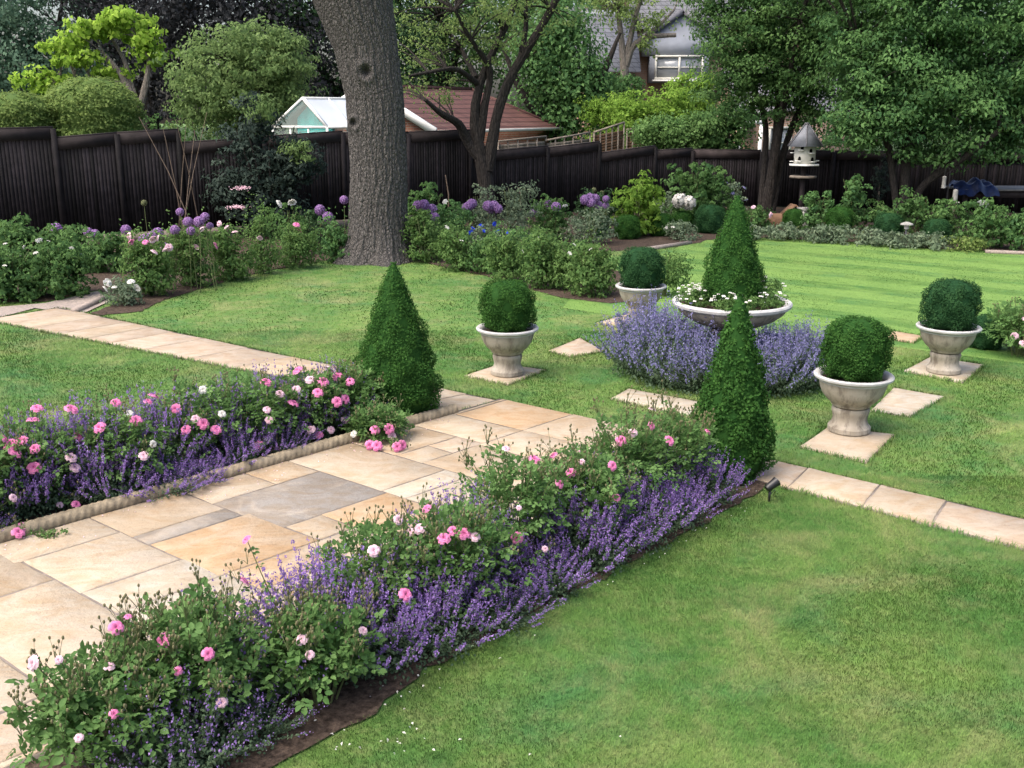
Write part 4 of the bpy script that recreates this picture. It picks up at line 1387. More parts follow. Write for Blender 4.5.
shr2 = [("climber_shrub", "bright green shrub heaped over the neighbour's fence below the gable", 652, 118, 36.5, 44, 26, 'bright', 330),
        ("climber_shrub", "bright yellow green shrub at left beside the neighbour's fence end", 612, 112, 38.5, 30, 15, 'bright', 200),
        ("climber_shrub", "dark ivy hanging over the dark fence below the bright shrub", 678, 134, 34.0, 44, 18, 'rose', 300),
        ("climber_shrub", "upright bright green shoots before the white bay window", 690, 98, 37.5, 26, 24, 'bright', 190),
        ("climber_shrub", "dark rounded bush by the fence corner left of the multi stemmed tree", 722, 132, 34.0, 32, 24, 'mid', 260),
        ("climber_shrub", "blue green bush in front of the low grey roofed wing", 614, 88, 43, 30, 15, 'cool', 220)]
for name, lab, px, py, Y, rx, ry, mat, nc in shr2:
    c = P(px, py, Y)
    b = np.array([c[0], Y, 0.0])
    a_, b_ = sc_(Y, rx), sc_(Y, ry)
    t = thing(name, lab, "shrub", b, "shrubs beyond the fence")
    mb = MB()
    for s_ in range(5):
        an = s_ * TAU / 5
        mb.tube(bezier((0.1 * math.cos(an), .1 * math.sin(an), 0), (.3 * math.cos(an), .3 * math.sin(an), c[2] * .6), (a_ * .5 * math.cos(an), a_ * .4 * math.sin(an), c[2]), 6), np.linspace(.06, .02, 6), 6)
    mb.build("stems", M['darkbark'], t, True)
    cr = MB()
    clump_leaves(cr, [((0, 0, c[2]), (a_, a_ * .6, b_)), ((a_ * .4, -.2, c[2] + b_ * .3), (a_ * .5, a_ * .4, b_ * .7)), ((-a_ * .4, -.2, c[2] + b_ * .1), (a_ * .5, a_ * .4, b_ * .7)), ((0, 0, c[2] * .5), (a_ * .9, a_ * .5, c[2] * .5))], nc, 30, .12, .6, .32)
    cr.build("foliage", M[mat], t)

# dark elder in front of the fence
Y = 23.3
c0 = np.array([P(272, 200, Y)[0], Y, 0])
t = thing("elder_shrub", "big blackish elder shrub with flat cream flower heads by the fence", "shrub", c0)
mb = MB()
for s_ in range(9):
    an = s_ * TAU / 9
    mb.tube(bezier((.1 * math.cos(an), .1 * math.sin(an), 0), (.3 * math.cos(an), .3 * math.sin(an), 1.2), (.7 * math.cos(an), .5 * math.sin(an), 2.2 + .3 * math.sin(an * 2)), 7), np.linspace(.035, .012, 7), 6)
mb.build("stems", M['darkbark'], t, True)
cr = MB()
clump_leaves(cr, [(P(270, 165, Y) - c0, (1.05, .8, .75)), (P(258, 122, Y) - c0, (.5, .5, .6)), (P(240, 140, Y) - c0, (.5, .5, .4)), (P(296, 160, Y) - c0, (.6, .5, .5)), (P(262, 205, Y) - c0, (1.1, .8, .7)), (P(232, 185, Y) - c0, (.6, .5, .6))], 430, 22, .12, .45, .22, .9, up=.8)
cr.build("foliage", M['elder'], t)
cr = MB()
clump_leaves(cr, [(P(262, 108, Y - .5) - c0, (.35, .3, .3)), (P(300, 150, Y - .5) - c0, (.5, .3, .25))], 46, 20, .10, .42, .2, .9, up=.8)
cr.build("young_foliage", M['grayg'], t)
for px, py in ((241, 188), (236, 207)):
    q = P(px, py, Y - .8) - c0
    mb = MB()
    n = 120
    d = np.column_stack([rng.normal(0, .10, n), rng.normal(0, .06, n), rng.normal(0, .02, n)])
    mb.leaves(q + d, np.tile([0, -.4, 1.0], (n, 1)) + rng.normal(size=(n, 3)) * .4, .035, .03, rng.random(n), 'quad')
    mb.build("flower_head", M['palepink'], t)

# bamboo canes
Y = 21.3
cb = np.array([P(178, 240, Y)[0], Y, 0])
t = thing("cane_wigwam", "loose wigwam of thin bare canes standing against the fence", "plant support", cb)
for (a, b) in (((197, 225), (139, 117)), ((180, 232), (207, 112)), ((186, 232), (163, 128)), ((183, 228), (195, 130)), ((201, 222), (176, 120)), ((178, 232), (186, 125))):
    mb = MB()
    off = rng.normal(0, .15)
    mb.tube(np.array([P(a[0], a[1] + 12, Y + off), P((a[0] + b[0]) / 2, (a[1] + b[1]) / 2, Y), P(b[0], b[1], Y - off)]) - cb, [.011, .010, .006], 6)
    mb.build("cane", M['cane'], t, True)
for px, py, h, lab in ((448, 205, 30, "single thin cane standing left of the forked tree"), (520, 215, 28, "single short cane standing right of the forked tree")):
    Y = 25.5
    mb = MB()
    q = np.array([P(px, py, Y)[0], Y, 0])
    mb.tube([(0, 0, 0), (.02, 0, .8), (-.05, 0, P(px, py - h, Y)[2])], [.02, .018, .014], 6)
    tag(mb.build("cane", M['cane'], None, True, q), lab, "cane")

# ------------------------------------------------------------------ border plants
def shrub(name, label, cat, px, py, w, h, mat, L, n, group=None, flowers=None, asp=.6, rc=.13, kind='quad', spiky=0.0, Y=None, up=.5):
    """a plant whose foot is at the pixel (px, py); w, h its size in pixels there"""
    w = w * (.86 if mat == 'rosefar' else 1)
    b = G(px, py) if Y is None else np.array([P(px, py, Y)[0], Y, 0])
    Y = b[1]
    rx, hh = sc_(Y, w / 2), sc_(Y, h) * 1.02
    t = thing(name, label, cat, b, group)
    mb = MB()
    for s_ in range(7):
        an = rng.random() * TAU
        rr_ = rng.random() * rx * .7
        mb.tube(bezier((.03 * math.cos(an), .03 * math.sin(an), 0), (rr_ * .4 * math.cos(an), rr_ * .4 * math.sin(an), hh * .6), (rr_ * math.cos(an), rr_ * math.sin(an), hh * .85), 5), np.linspace(.012, .005, 5), 5, cap=False)
    mb.build("stems", M['woodstem'], t, True)
    cr = MB()
    el = [((0, 0, hh * .48), (rx, rx * .8, hh * .48))]
    for s_ in range(4):
        an = rng.random() * TAU
        el.append(((math.cos(an) * rx * .5, math.sin(an) * rx * .4, hh * (.45 + .3 * rng.random())), (rx * .5, rx * .45, hh * .35)))
    k = max(10, n // 11)
    clump_leaves(cr, el, k, 16, L, asp, max(.05, rc), .75, kind, up, .02)
    clump_leaves(cr, [((0, -rx * .1, hh * .22), (rx * .95, rx * .85, hh * .24))], k // 3, 16, L, asp, max(.05, rc), .6, kind, up, .02)
    if spiky:
        m_ = int(30 * spiky)
        ang, r_ = rng.random(m_) * TAU, rng.random(m_) ** .5 * rx
        for a_, q in zip(ang, r_):
            z1 = hh * (.8 + .45 * rng.random())
            zs = np.linspace(hh * .4, z1, 9)
            Pt = np.column_stack([np.full(9, q * math.cos(a_)), np.full(9, q * math.sin(a_)), zs]) + rng.normal(0, .02, (9, 3))
            cr.leaves(Pt, rand_dir(9) + [0, 0, .6], L * .8, L * .5, rng.random(9) * .5 + .5, kind)
    cr.build("foliage", M[mat], t)
    for (fm, cnt, fl) in (flowers or []):
        me = BLOOM[fm]
        for _ in range(cnt):
            d = rand_dir(1)[0]
            d[2] = abs(d[2]) * .8 + .15
            d[1] = -abs(d[1]) if rng.random() < .75 else d[1]
            q = np.array([d[0] * rx, d[1] * rx * .8, hh * .5 + d[2] * hh * .55])
            inst("flower" if fl < .05 else "bloom", me, t, q, (R(rng.normal(-25, 30)), R(rng.normal(0, 30)), rng.random() * 6), fl / .05 * (1.05 + .5 * rng.random()))
    return t


def bloom_mesh(name, mat, rings=5, r=.05, seed=0):
    """a double rose: rings of cupped petals, radius r"""
    mb = MB()
    for k in range(rings):
        f = (k + 1) / rings
        n = 4 + k
        rad = r * (.22 + .78 * f) * .72
        open_ = R(8 + 62 * f ** 1.3)
        for i in range(n):
            an = (i + .5 * (k % 2)) / n * TAU + rng.normal(0, .15)
            w = rad * 2.3 / n * 3.2 * .55
            us = np.linspace(-1, 1, 4)
            vs = np.linspace(0, 1, 4)
            V = []
            for v in vs:
                for u_ in us:
                    bend = open_ * (0.45 + .9 * v)
                    rr_ = rad * .25 + rad * .85 * v * math.sin(bend)
                    z = rad * 1.0 * v * math.cos(bend) - .12 * rad * u_ * u_ * v
                    half = w * math.sin(math.pi * min(.85, .22 + .62 * v)) * 1.05
                    a2 = an + u_ * half / max(rr_, rad * .3)
                    V.append((rr_ * math.cos(a2), rr_ * math.sin(a2), z + r * .12))
            q = np.arange(16).reshape(4, 4)
            F = np.stack([q[:-1, :-1], q[:-1, 1:], q[1:, 1:], q[1:, :-1]], -1).reshape(-1, 4)
            mb.add(V, F, np.clip(.15 + .6 * f + rng.normal(0, .12), 0, 1))
    return mb.mesh(name, M[mat], True)


def single_bloom(name, mat, r=.05, n=6):
    mb = MB()
    an = np.arange(n) / n * TAU
    T = np.column_stack([np.cos(an), np.sin(an), np.full(n, .25)])
    mb.leaves(T * r * .5, np.tile([0, 0, 1.0], (n, 1)), r, r * .7, rng.random(n), 'oval', T)
    return mb.mesh(name, M[mat])


BLOOM = {'pink': bloom_mesh("pink_rose", 'pink'), 'palepink': bloom_mesh("pale_rose", 'palepink', 4), 'white': bloom_mesh("white_rose", 'whitepetal', 4),
         'whites': single_bloom("white_flower", 'whitepetal'), 'blue': single_bloom("blue_flower", 'blue', .05, 9), 'lilac': bloom_mesh("lilac_bloom", 'lilac', 3)}
mb = MB()
n = 160
d = rand_dir(n)
mb.leaves(d * .05 * (.7 + .3 * rng.random((n, 1))), d, .03, .026, rng.random(n), 'quad')
BLOOM['hydrangea'] = mb.mesh("hydrangea_head", M['whitepetal'])

GL = "plants in the left border"
GM = "plants in the middle border"
GB = "plants in the back border"
GBall = "clipped balls in the borders"
# left of the picture
shrub("leafy_plant", "dark leafy plant with tiny white flowers at the far left edge", "plant", 12, 300, 74, 56, 'mid', .075, 1900, GL, [('whites', 5, .03)], rc=.12, spiky=.9)
shrub("leafy_plant", "dark leafy mound with white flower dots beside the gravel path", "plant", 58, 296, 70, 54, 'mid', .075, 1900, GL, [('whites', 8, .03)], rc=.12, spiky=.9)
shrub("leafy_plant", "taller dark leafy plant against the fence under a lone allium", "plant", 66, 268, 60, 46, 'mid', .10, 900, GL, rc=.16)
shrub("leafy_plant", "dark leafy plant touching the fence at the far left corner", "plant", 14, 270, 56, 50, 'mid', .10, 900, GL, [('whites', 3, .03)], rc=.16)
shrub("leafy_plant", "low dark plant in shadow behind the bare soil patch", "plant", 105, 272, 52, 36, 'mid', .09, 800, GL, rc=.14)
shrub("rose_bush", "bright green rose bush with pale pink blooms beside the gravel path", "rose bush", 152, 296, 58, 62, 'rosefar', .06, 1700, GL, [('palepink', 6, .065), ('pink', 2, .05)], spiky=.5)
shrub("rose_bush", "bright green rose bush with few pink buds second from the path", "rose bush", 192, 286, 60, 62, 'rosefar', .06, 1700, GL, [('palepink', 3, .06), ('pink', 1, .06)], spiky=.6)
shrub("rose_bush", "leafy green rose bush with one cream bloom beneath the dark elder", "rose bush", 232, 280, 52, 54, 'rosefar', .06, 1500, GL, [('palepink', 3, .055)], spiky=.5)
shrub("rose_bush", "tall spiky green rose shoot right of the dark elder's foot", "rose bush", 262, 274, 34, 60, 'rosefar', .055, 900, GL, [('palepink', 1, .05)], spiky=.8)
shrub("rose_bush", "green rose bush with two pink blooms left of the thick trunk", "rose bush", 296, 268, 52, 44, 'rosefar', .055, 1300, GL, [('pink', 2, .07)], spiky=.4)
shrub("fern_plant", "small feathery green plant tucked against the thick trunk's left side", "plant", 335, 262, 34, 42, 'cool', .07, 700, GL, spiky=.5)
shrub("white_rose", "low white flowered clump on the stone edge by the soil patch", "rose bush", 124, 305, 40, 26, 'silver', .05, 500, GL, [('white', 6, .055)])
shrub("leafy_plant", "dark low plant between elder and thick trunk at the fence foot", "plant", 312, 248, 60, 34, 'dk', .08, 700, GL)
shrub("leafy_plant", "pale headed leafy plant in front of the dark elder", "plant", 290, 255, 40, 50, 'mid', .08, 600, GL, [('white', 2, .09)])
# between trunk and centre
mid = [("leafy_plant", "rounded green plant touching the thick trunk's right foot", 424, 262, 44, 50, 'rosefar', .07, 1000, None),
       ("leafy_plant", "dark broad leaved plant under the first alliums right of the trunk", 432, 242, 52, 54, 'mid', .10, 1000, None),
       ("leafy_plant", "small young green plant alone before the thick trunk", 381, 262, 22, 12, 'rosefar', .05, 250, None),
       ("rose_bush", "pale green rose bush third along the stone edge right of the trunk", 458, 270, 44, 44, 'rosefar', .06, 1100, [('whites', 2, .04)]),
       ("leafy_plant", "bluish green leafy plant below the second allium cluster", 452, 252, 50, 48, 'cool', .09, 1000, [('whites', 2, .05)]),
       ("blue_flower_plant", "plant with vivid blue flowers in the middle border", 489, 262, 44, 36, 'silver', .06, 800, [('blue', 12, .036)]),
       ("rose_bush", "green rose bush along the stone edge right of the blue flowers", 505, 282, 50, 46, 'rosefar', .06, 1200, None),
       ("rose_bush", "dense green rose bush in front of bare soil strip", 541, 288, 48, 56, 'rosefar', .06, 1400, [('whites', 2, .03)]),
       ("rose_bush", "wide green rose bush left of the farthest urn", 590, 296, 58, 54, 'rosefar', .06, 1700, [('whites', 3, .03)]),
       ("rose_bush", "small green rose shoot between two larger bushes near the farthest urn", 566, 290, 30, 40, 'rosefar', .055, 700, None),
       ("leafy_plant", "low green plant filling the gap beside the first bush right of the trunk", 442, 257, 50, 36, 'rosefar', .07, 800, None),
       ("leafy_plant", "dull green low plant between the blue flowers and the rose hedge", 482, 272, 46, 34, 'mid', .07, 800, None),
       ("leafy_plant", "dark green low plant behind the dense rose bush by the soil strip", 526, 272, 52, 40, 'mid', .07, 900, None),
       ("leafy_plant", "mid green low plant behind the wide rose bush near the farthest urn", 572, 274, 50, 32, 'mid', .07, 800, None),
       ("feathery_plant", "grey green feathery plant at the foot of the forked tree", 510, 245, 60, 62, 'silver', .06, 1300, None),
       ("leafy_plant", "dull green leafy plant left of the feathery grey one", 476, 240, 40, 48, 'silver', .07, 800, None),
       ("leafy_plant", "leafy green plant under the two alliums right of the short cane", 548, 240, 48, 44, 'mid', .08, 900, [('whites', 1, .06)]),
       ("leafy_plant", "low grey green plant behind the soil strip left of the ball", 590, 244, 52, 34, 'silver', .06, 900, None),
       ("leafy_plant", "mid green leafy plant behind the blue flowers", 505, 262, 46, 34, 'cool', .08, 800, None),
       ("leafy_plant", "green leafy plant at soil strip's left end", 545, 262, 44, 36, 'rosefar', .07, 800, None),
       ("lime_shrub", "lime green shrub against the fence right of the purple alliums", 636, 236, 52, 60, 'bright', .11, 1300, None),
       ("leafy_plant", "grey leaved plant behind the two small clipped balls", 670, 226, 50, 30, 'silver', .08, 800, None),
       ("hydrangea_bush", "dark hydrangea with two big white heads at the fence corner", 698, 228, 68, 60, 'mid', .13, 1500, None),
       ("leafy_plant", "low grey white leaved plant at the pale kerb by the fence corner", 684, 240, 36, 18, 'silver', .06, 500, [('whites', 3, .04)]),
       ("lilac_plant", "plant with hazy lilac flowers right of the hydrangea", 728, 226, 36, 40, 'silver', .08, 700, [('lilac', 6, .06)]),
       ("leafy_plant", "light green sprawling plant behind the farthest urn and bowl", 664, 296, 58, 46, 'rosefar', .05, 900, None),
       ("leafy_plant", "dark plant against the fence behind the lime shrub's left", 596, 232, 44, 40, 'dk', .09, 700, None)]
for name, lab, px, py, w, h, mat, L, n, fl in mid:
    shrub(name, lab, "rose bush" if name == "rose_bush" else ("shrub" if "shrub" in name or "bush" in name else "plant"), px, py, w, h, mat, L, n, GM, fl, spiky=.5 if name == "rose_bush" else 0)
hyd = [o for o in bpy.data.objects if o.name.startswith("hydrangea_bush")][0]
for px, py, s_ in ((679, 201, 3.4), (689, 203, 3.4), (683, 196, 1.2)):
    inst("flower_head", BLOOM['hydrangea'], hyd, P(px, py, hyd.location[1] - .75) - np.array(hyd.location), (0, 0, 0), s_)
# right border
back = [("silver_groundcover", "low silver green mat, first along the lawn edge from the hydrangea", 745, 240, 46, 16, 'silver', .07, 600, None), ("silver_groundcover", "low silver green mat in front of the wooden hutch", 785, 240, 46, 16, 'silver', .07, 600, None),
        ("silver_groundcover", "low silver green mat in front of the grey stone block", 822, 242, 46, 16, 'silver', .07, 600, None), ("silver_groundcover", "low silver green mat left of the path light", 858, 244, 46, 16, 'silver', .07, 600, None),
        ("silver_groundcover", "low silver green mat below the path light", 895, 247, 46, 15, 'silver', .07, 600, None), ("silver_groundcover", "low silver green mat at its right end before the bare kerb", 930, 249, 44, 15, 'silver', .07, 600, None),
        ("leafy_plant", "dark plant with pink dots behind the first silver mat", 752, 232, 36, 24, 'mid', .08, 500, [('palepink', 3, .05)]), ("leafy_plant", "tall airy plant rising before the dark fence right of the dovecote", 850, 232, 30, 58, 'cool', .10, 600, None),
        ("leafy_plant", "leafy plant right of the grey stone block", 818, 232, 34, 38, 'cool', .09, 600, None), ("leafy_plant", "dark leafy mound behind the third clipped ball", 880, 232, 50, 30, 'mid', .09, 700, None),
        ("leafy_plant", "tall dark plant behind the path light", 915, 238, 44, 44, 'mid', .09, 800, None), ("leafy_plant", "dark green plant left of the grey topped table", 948, 240, 50, 40, 'mid', .09, 800, None),
        ("leafy_plant", "broad dark plant with one white flower before the table", 985, 248, 56, 42, 'mid', .09, 1000, [('whites', 1, .09)]), ("leafy_plant", "bluish leafy plant at the right picture edge before the table", 1022, 250, 46, 38, 'cool', .09, 800, None),
        ("leafy_plant", "brown green low plant at the bare kerb's left end", 965, 251, 40, 14, 'gold', .06, 400, None), ("leafy_plant", "dark plant outside the right end of the back border", 1065, 252, 50, 40, 'mid', .09, 700, None)]
for name, lab, px, py, w, h, mat, L, n, fl in back:
    shrub(name, lab, "plant", px, py, w, h, mat, L, n, GB, fl)


# ------------------------------------------------------------------ clipped box
def cone_prof(h, r, z0=0.02):
    zs = np.linspace(0, 1, 14)
    rr_ = r * np.array([.72, .93, 1, .98, .93, .86, .78, .69, .6, .5, .4, .3, .19, .03])
    return [(0.02, z0)] + [(a, z0 + h * q) for a, q in zip(rr_, zs)]


def topiary_cone(label, loc, h, r, mat, n, L, group, base_twigs=False):
    t = thing("topiary_cone", label, "topiary", loc, group)
    pf = cone_prof(h, r)
    mb = MB()
    mb.lathe(core(pf), 28, tint=0.0)
    clipped(mb, pf, n, L)
    mb.build("foliage", M[mat], t)
    mb = MB()
    mb.tube([(0, 0, -.02), (0, 0, h * .5)], [.03, .012], 8)
    if base_twigs:
        for _ in range(160):
            an, q = rng.random() * TAU, r * (.4 + .5 * rng.random())
            mb.tube([(q * .5 * math.cos(an), q * .5 * math.sin(an), .0), (q * math.cos(an), q * math.sin(an), .1 + .2 * rng.random())], [.004, .002], 4, cap=False)
    mb.build("trunk", M['twig'], t)
    return t


GC = "clipped box cones"
topiary_cone("clipped dark box cone at the far end of the left flower bed", (-1.09, 9.15, 0), 1.45,   .40, 'box', 22000, .023, GC)
topiary_cone("looser leafy cone with brown twigs at its foot by the spotlight", (1.74, 7.53, 0.0), 1.45, .31, 'box', 12500, .030, GC, True)
topiary_cone("clipped box cone rising from the wide stone bowl", (2.42, 10.87, .72), 1.2, .33, 'box', 14000, .024, GC)

ball_prof_ = [(.03, 0.0), (.20, .015), (.29, .06), (.325, .15), (.337, .27), (.335, .38), (.318, .47), (.275, .55), (.195, .60), (.09, .622), (.01, .627)]


def ball_mesh(mat, n, L):
    mb = MB()
    mb.lathe(core(ball_prof_), 28, tint=0.0)
    clipped(mb, ball_prof_, n, L)
    return mb.mesh("clipped_ball", M[mat])


BM1, BM2 = ball_mesh('box', 14000, .023), ball_mesh('boxb', 14000, .023)


def urn_meshes():
    b = MB()
    b.lathe([(.05, .235), (.155, .238), (.172, .25), (.176, .262), (.186, .275), (.225, .31), (.262, .36), (.285, .42), (.296, .475), (.297, .492)], 56)
    r = MB()
    r.lathe([(.262, .44), (.272, .492), (.290, .519), (.312, .532), (.334, .535), (.345, .523), (.342, .506), (.322, .494), (.298, .488), (.296, .47)], 56)
    f = MB()
    f.lathe([(.0, .002), (.178, .002), (.186, .012), (.186, .05), (.172, .068), (.160, .082), (.150, .112), (.149, .135), (.156, .165), (.164, .190), (.165, .215), (.156, .232), (.05, .234)], 56)
    s = MB()
    s.lathe([(.0, .495), (.12, .497), (.2, .487), (.275, .480)], 40)
    return b.mesh("bowl", M['urn'], True), r.mesh("rim", M['urnrim'], True), f.mesh("foot", M['urn'], True), s.mesh("soil", M['soil'], True)


UB, UR, UF, US = urn_meshes()
urns = [((3.045, 8.62), "urn nearest the camera, right of the dark cone", "ball in the urn nearest the camera", 1.0, BM1, 10, .86),
        ((-.05, 10.66), "urn standing alone left of the catmint ring", "ball in the urn left of the catmint ring", .99, BM1, 120, .86),
        ((4.79, 10.75), "urn at the right with stained bowl beside a pink rose", "bluish ball in the urn beside the pink rose at right", .98, BM2, 200, .86),
        ((1.74, 13.36), "urn farthest back, half hidden behind catmint", "bluish ball in the farthest urn behind the catmint", 1.0, BM2, 300, .86)]
for (x, y), ul, bl_, s_, bm_, rz, bs in urns:
    t = thing("stone_urn", "pale footed stone " + ul, "urn", (x, y, .021), "stone urns around the bowl", R(rz))
    t.scale = (s_,) * 3
    inst("bowl", UB, t)
    inst("rim", UR, t)
    inst("foot", UF, t)
    inst("soil", US, t)
    t = thing("topiary_ball", "round clipped box " + bl_, "topiary", (x, y, .021 + .495 * s_), "clipped box balls in urns", R(rz * 2))
    t.scale = (bs,) * 3
    inst("foliage", bm_, t)
    mb = MB()
    mb.tube([(0, 0, -.02), (0, 0, .2)], [.02, .015], 8)
    mb.build("trunk", M['twig'], t)
for px, py, w, lab, mat in ((627, 239, 24, "small clipped ball left of the grey-topped one before the lime shrub", 'box'), (660, 236, 23, "small clipped ball right of the lime shrub by the lawn", 'box'), (598, 238, 22, "small clipped ball at the right end of the soil strip", 'boxb'), (709, 233, 28, "dark clipped ball under the hydrangea", 'boxb'),
                            (682, 231, 20, "small clipped ball between the hydrangea and the lime shrub", 'box'),
                            (793, 230, 21, "small clipped ball before the wooden hutch", 'box'), (838, 234, 27, "wide clipped ball right of the grey stone block", 'box'), (887, 239, 26, "clipped ball left of the path light", 'boxb'), (936, 243, 24, "clipped ball right of the path light", 'boxb'),
                            (984, 348, 34, "small dark yew ball in the grass behind the right urn", 'boxb')):
    b = G(px, py)
    t = thing("topiary_ball", lab, "topiary", b, GBall)
    t.scale = (sc_(b[1], w / 2) / .33,) * 3
    inst("foliage", BM1 if mat == 'box' else BM2, t, (0, 0, 0), (0, 0, rng.random() * 6))

# ------------------------------------------------------------------ wide stone bowl
bt = thing("stone_bowl", "wide shallow stone bowl on a pedestal amid catmint", "planter", (2.42, 10.87, 0))
mb = MB()
mb.lathe([(.10, .50), (.20, .505), (.34, .545), (.48, .61), (.57, .68), (.605, .735)], 72)
mb.build("bowl", M['urn'], bt, True)
mb = MB()
mb.lathe([(.52, .72), (.56, .755), (.585, .79), (.61, .803), (.64, .80), (.652, .782), (.645, .755), (.622, .738), (.603, .73)], 72)
mb.build("rim", M['urnrim'], bt, True)
mb = MB()
mb.lathe([(0, 0), (.27, 0), (.28, .06), (.24, .09), (.17, .15), (.15, .28), (.17, .40), (.22, .46), (.22, .495), (.1, .502)], 48)
mb.build("pedestal", M['urn'], bt, True)
mb = MB()
mb.lathe([(0, .765), (.3, .762), (.56, .752)], 40)
mb.build("soil", M['soil'], bt, True)


def bedding(label, x, y, z, r, h, seed, nb=60, na_=560):
    t = thing("bedding_plant", label, "flowering plant", (x, y, z), "white flowered plants in the stone bowl")
    mb = MB()
    clump_leaves(mb, [((0, 0, h * .4), (r, r, h * .5))], na_ // 14, 14, .035, .5, .05, .8)
    mb.build("foliage", M['rosefar'], t)
    mb = MB()
    for _ in range(nb):
        d = rand_dir(1)[0]
        q = np.array([d[0] * r, d[1] * r, h * .4 + abs(d[2]) * h * .65])
        an = np.arange(5) / 5 * TAU
        nn = np.array([d[0] * .6, d[1] * .6 - .3, 1.0])
        T = np.column_stack([np.cos(an), np.sin(an), .2 * np.ones(5)])
        mb.leaves(q + T * .011, np.tile(nn, (5, 1)), .024, .018, rng.random(5) * .5 + .5, 'quad', T)
    mb.build("blossom", M['whitepetal'], t)


for k, (an, lab) in enumerate(((200, "left"), (250, "front left"), (285, "front"), (325, "front right"), (10, "right"), (60, "back right"), (130, "back left"), (165, "far left"))):
    rr_ = .45
    bedding("white flowered plant in the stone bowl at the cone's %s side" % lab, 2.42 + rr_ * math.cos(R(an)), 10.87 + rr_ * math.sin(R(an)), .755, .17, .2 if k not in (5, 4) else .3, k, 20 if k in (0, 1, 7) else 11)


# ------------------------------------------------------------------ catmint
def catmint_meshes(r, h, n, flop=1.0, dens=1.0):
    fo, bl = MB(), MB()
    for _ in range(n):
        an = rng.random() * TAU
        q = rng.random() ** .6
        b = np.array([math.cos(an), math.sin(an), 0]) * q * r * .35
        out = np.array([math.cos(an), math.sin(an), 0])
        hh = h * (1 - .45 * q ** 2) * (.75 + .4 * rng.random())
        tip = b + out * r * q * (.75 + .35 * rng.random()) + [rng.normal(0, .02), rng.normal(0, .02), hh]
        ctl = b + out * r * q * .55 * flop + [0, 0, hh * .45]
        c = bezier(b, ctl, tip, 12)
        fo.tube(c[::3], [.0022, .002, .0016, .0012], 3, cap=False)
        k = np.repeat(np.arange(1, 9), 3)
        Pt = c[k] + rng.normal(0, .008, (len(k), 3))
        fo.leaves(Pt, rand_dir(len(k)) * .6 + [0, 0, .8], .024, .014, rng.random(len(k)), 'quad')
        m_ = int((30 + rng.integers(14)) * dens)
        tt = .60 + .40 * rng.random(m_)
        tt = np.round(tt * 15) / 15 + rng.normal(0, .008, m_)
        i0 = np.clip(tt * 11, 0, 10.99)
        fl = i0.astype(int)
        Pc = c[fl] + (c[np.minimum(fl + 1, 11)] - c[fl]) * (i0 - fl)[:, None]
        sz = .0135 * (1.25 - .6 * (tt - .6) / .4)
        Pt = Pc + rand_dir(m_) * (sz * .9)[:, None]
        bl.leaves(Pt, rand_dir(m_) + [0, 0, .3], sz * 1.25, sz * .95, np.clip(rng.normal(.5, .34, m_), 0, 1), 'quad')
    # short leafy undergrowth so that no bare ground shows through
    m_ = int(n * 7)
    d = rand_dir(m_)
    d[:, 2] = np.abs(d[:, 2])
    rad = rng.random((m_, 1)) ** .4
    fo.leaves(d * rad * [r * .8, r * .8, h * .62], d + [0, 0, .6], .026, .017, rng.random(m_) * .7, 'quad')
    return fo.mesh("foliage", M['cat']), bl


CM = []
for k, (r_, h_, n_, dn_) in enumerate(((.40, .46, 128, .85), (.36, .42, 112, .85), (.44, .44, 136, .85), (.42, .42, 110, .22), (.40, .44, 150, .5), (.44, .46, 160, .6))):
    fm, bl = catmint_meshes(r_, h_, n_, 1.0, dn_)
    CM.append((fm, bl.mesh("blossom", M['violet']), bl.mesh("blossom", M['lilac'])))


def catmint(label, loc, k, sc, group, pale=False):
    t = thing("catmint_plant", label, "catmint", loc, group, rng.random() * TAU)
    t.scale = sc if not np.isscalar(sc) else (sc,) * 3
    inst("foliage", CM[k][0], t)
    inst("blossom", CM[k][2 if pale else 1], t)
    return t


ORD = ["first", "second", "third", "fourth", "fifth", "sixth", "seventh", "eighth", "ninth", "tenth", "eleventh", "twelfth"]
GCF, GCL, GCR = "catmint in the front flower bed", "catmint in the left flower bed", "catmint ring around the stone bowl"
for k, (a, b, s_, v_, hz) in enumerate(((-.50, 2.92, .92, 0, 1.1), (-.98, 3.0, .9, 1, 1.0), (-1.42, 2.96, 1.05, 2, 1.05), (-1.92, 2.98, 1.05, 0, 1.0), (-2.42, 3.04, .9, 1, .85), (-2.86, 3.08, .78, 2, .8), (-3.3, 3.04, .95, 0, 1.0), (-3.62, 2.92, 1.0, 2, 1.15), (-4.45, 3.0, .8, 3, .85), (-4.78, 2.96, .95, 3, .95))):
    catmint("violet catmint on the lawn side of the front bed, %s clump from the leafy cone" % ORD[k], PW(a, b - .03), v_, (s_ * .82, s_ * .82, s_ * hz * .93), GCF)
for k, (a, b, s_, v_) in enumerate(((-.38, 2.62, .9, 1), (-.92, 2.68, .95, 2), (-1.52, 2.62, 1.05, 0), (-2.0, 2.78, 1.1, 1), (-2.62, 2.55, 1.2, 0), (-3.12, 2.80, 1.1, 1), (-3.72, 2.66, 1.2, 2), (-4.25, 2.66, 1.2, 3), (-4.78, 2.95, 1.0, 3))):
    catmint("violet catmint on the patio side of the front bed, %s clump from the leafy cone" % ORD[k], PW(a, b), v_, (s_ * .80, s_ * .80, s_ * 1.15), GCF)
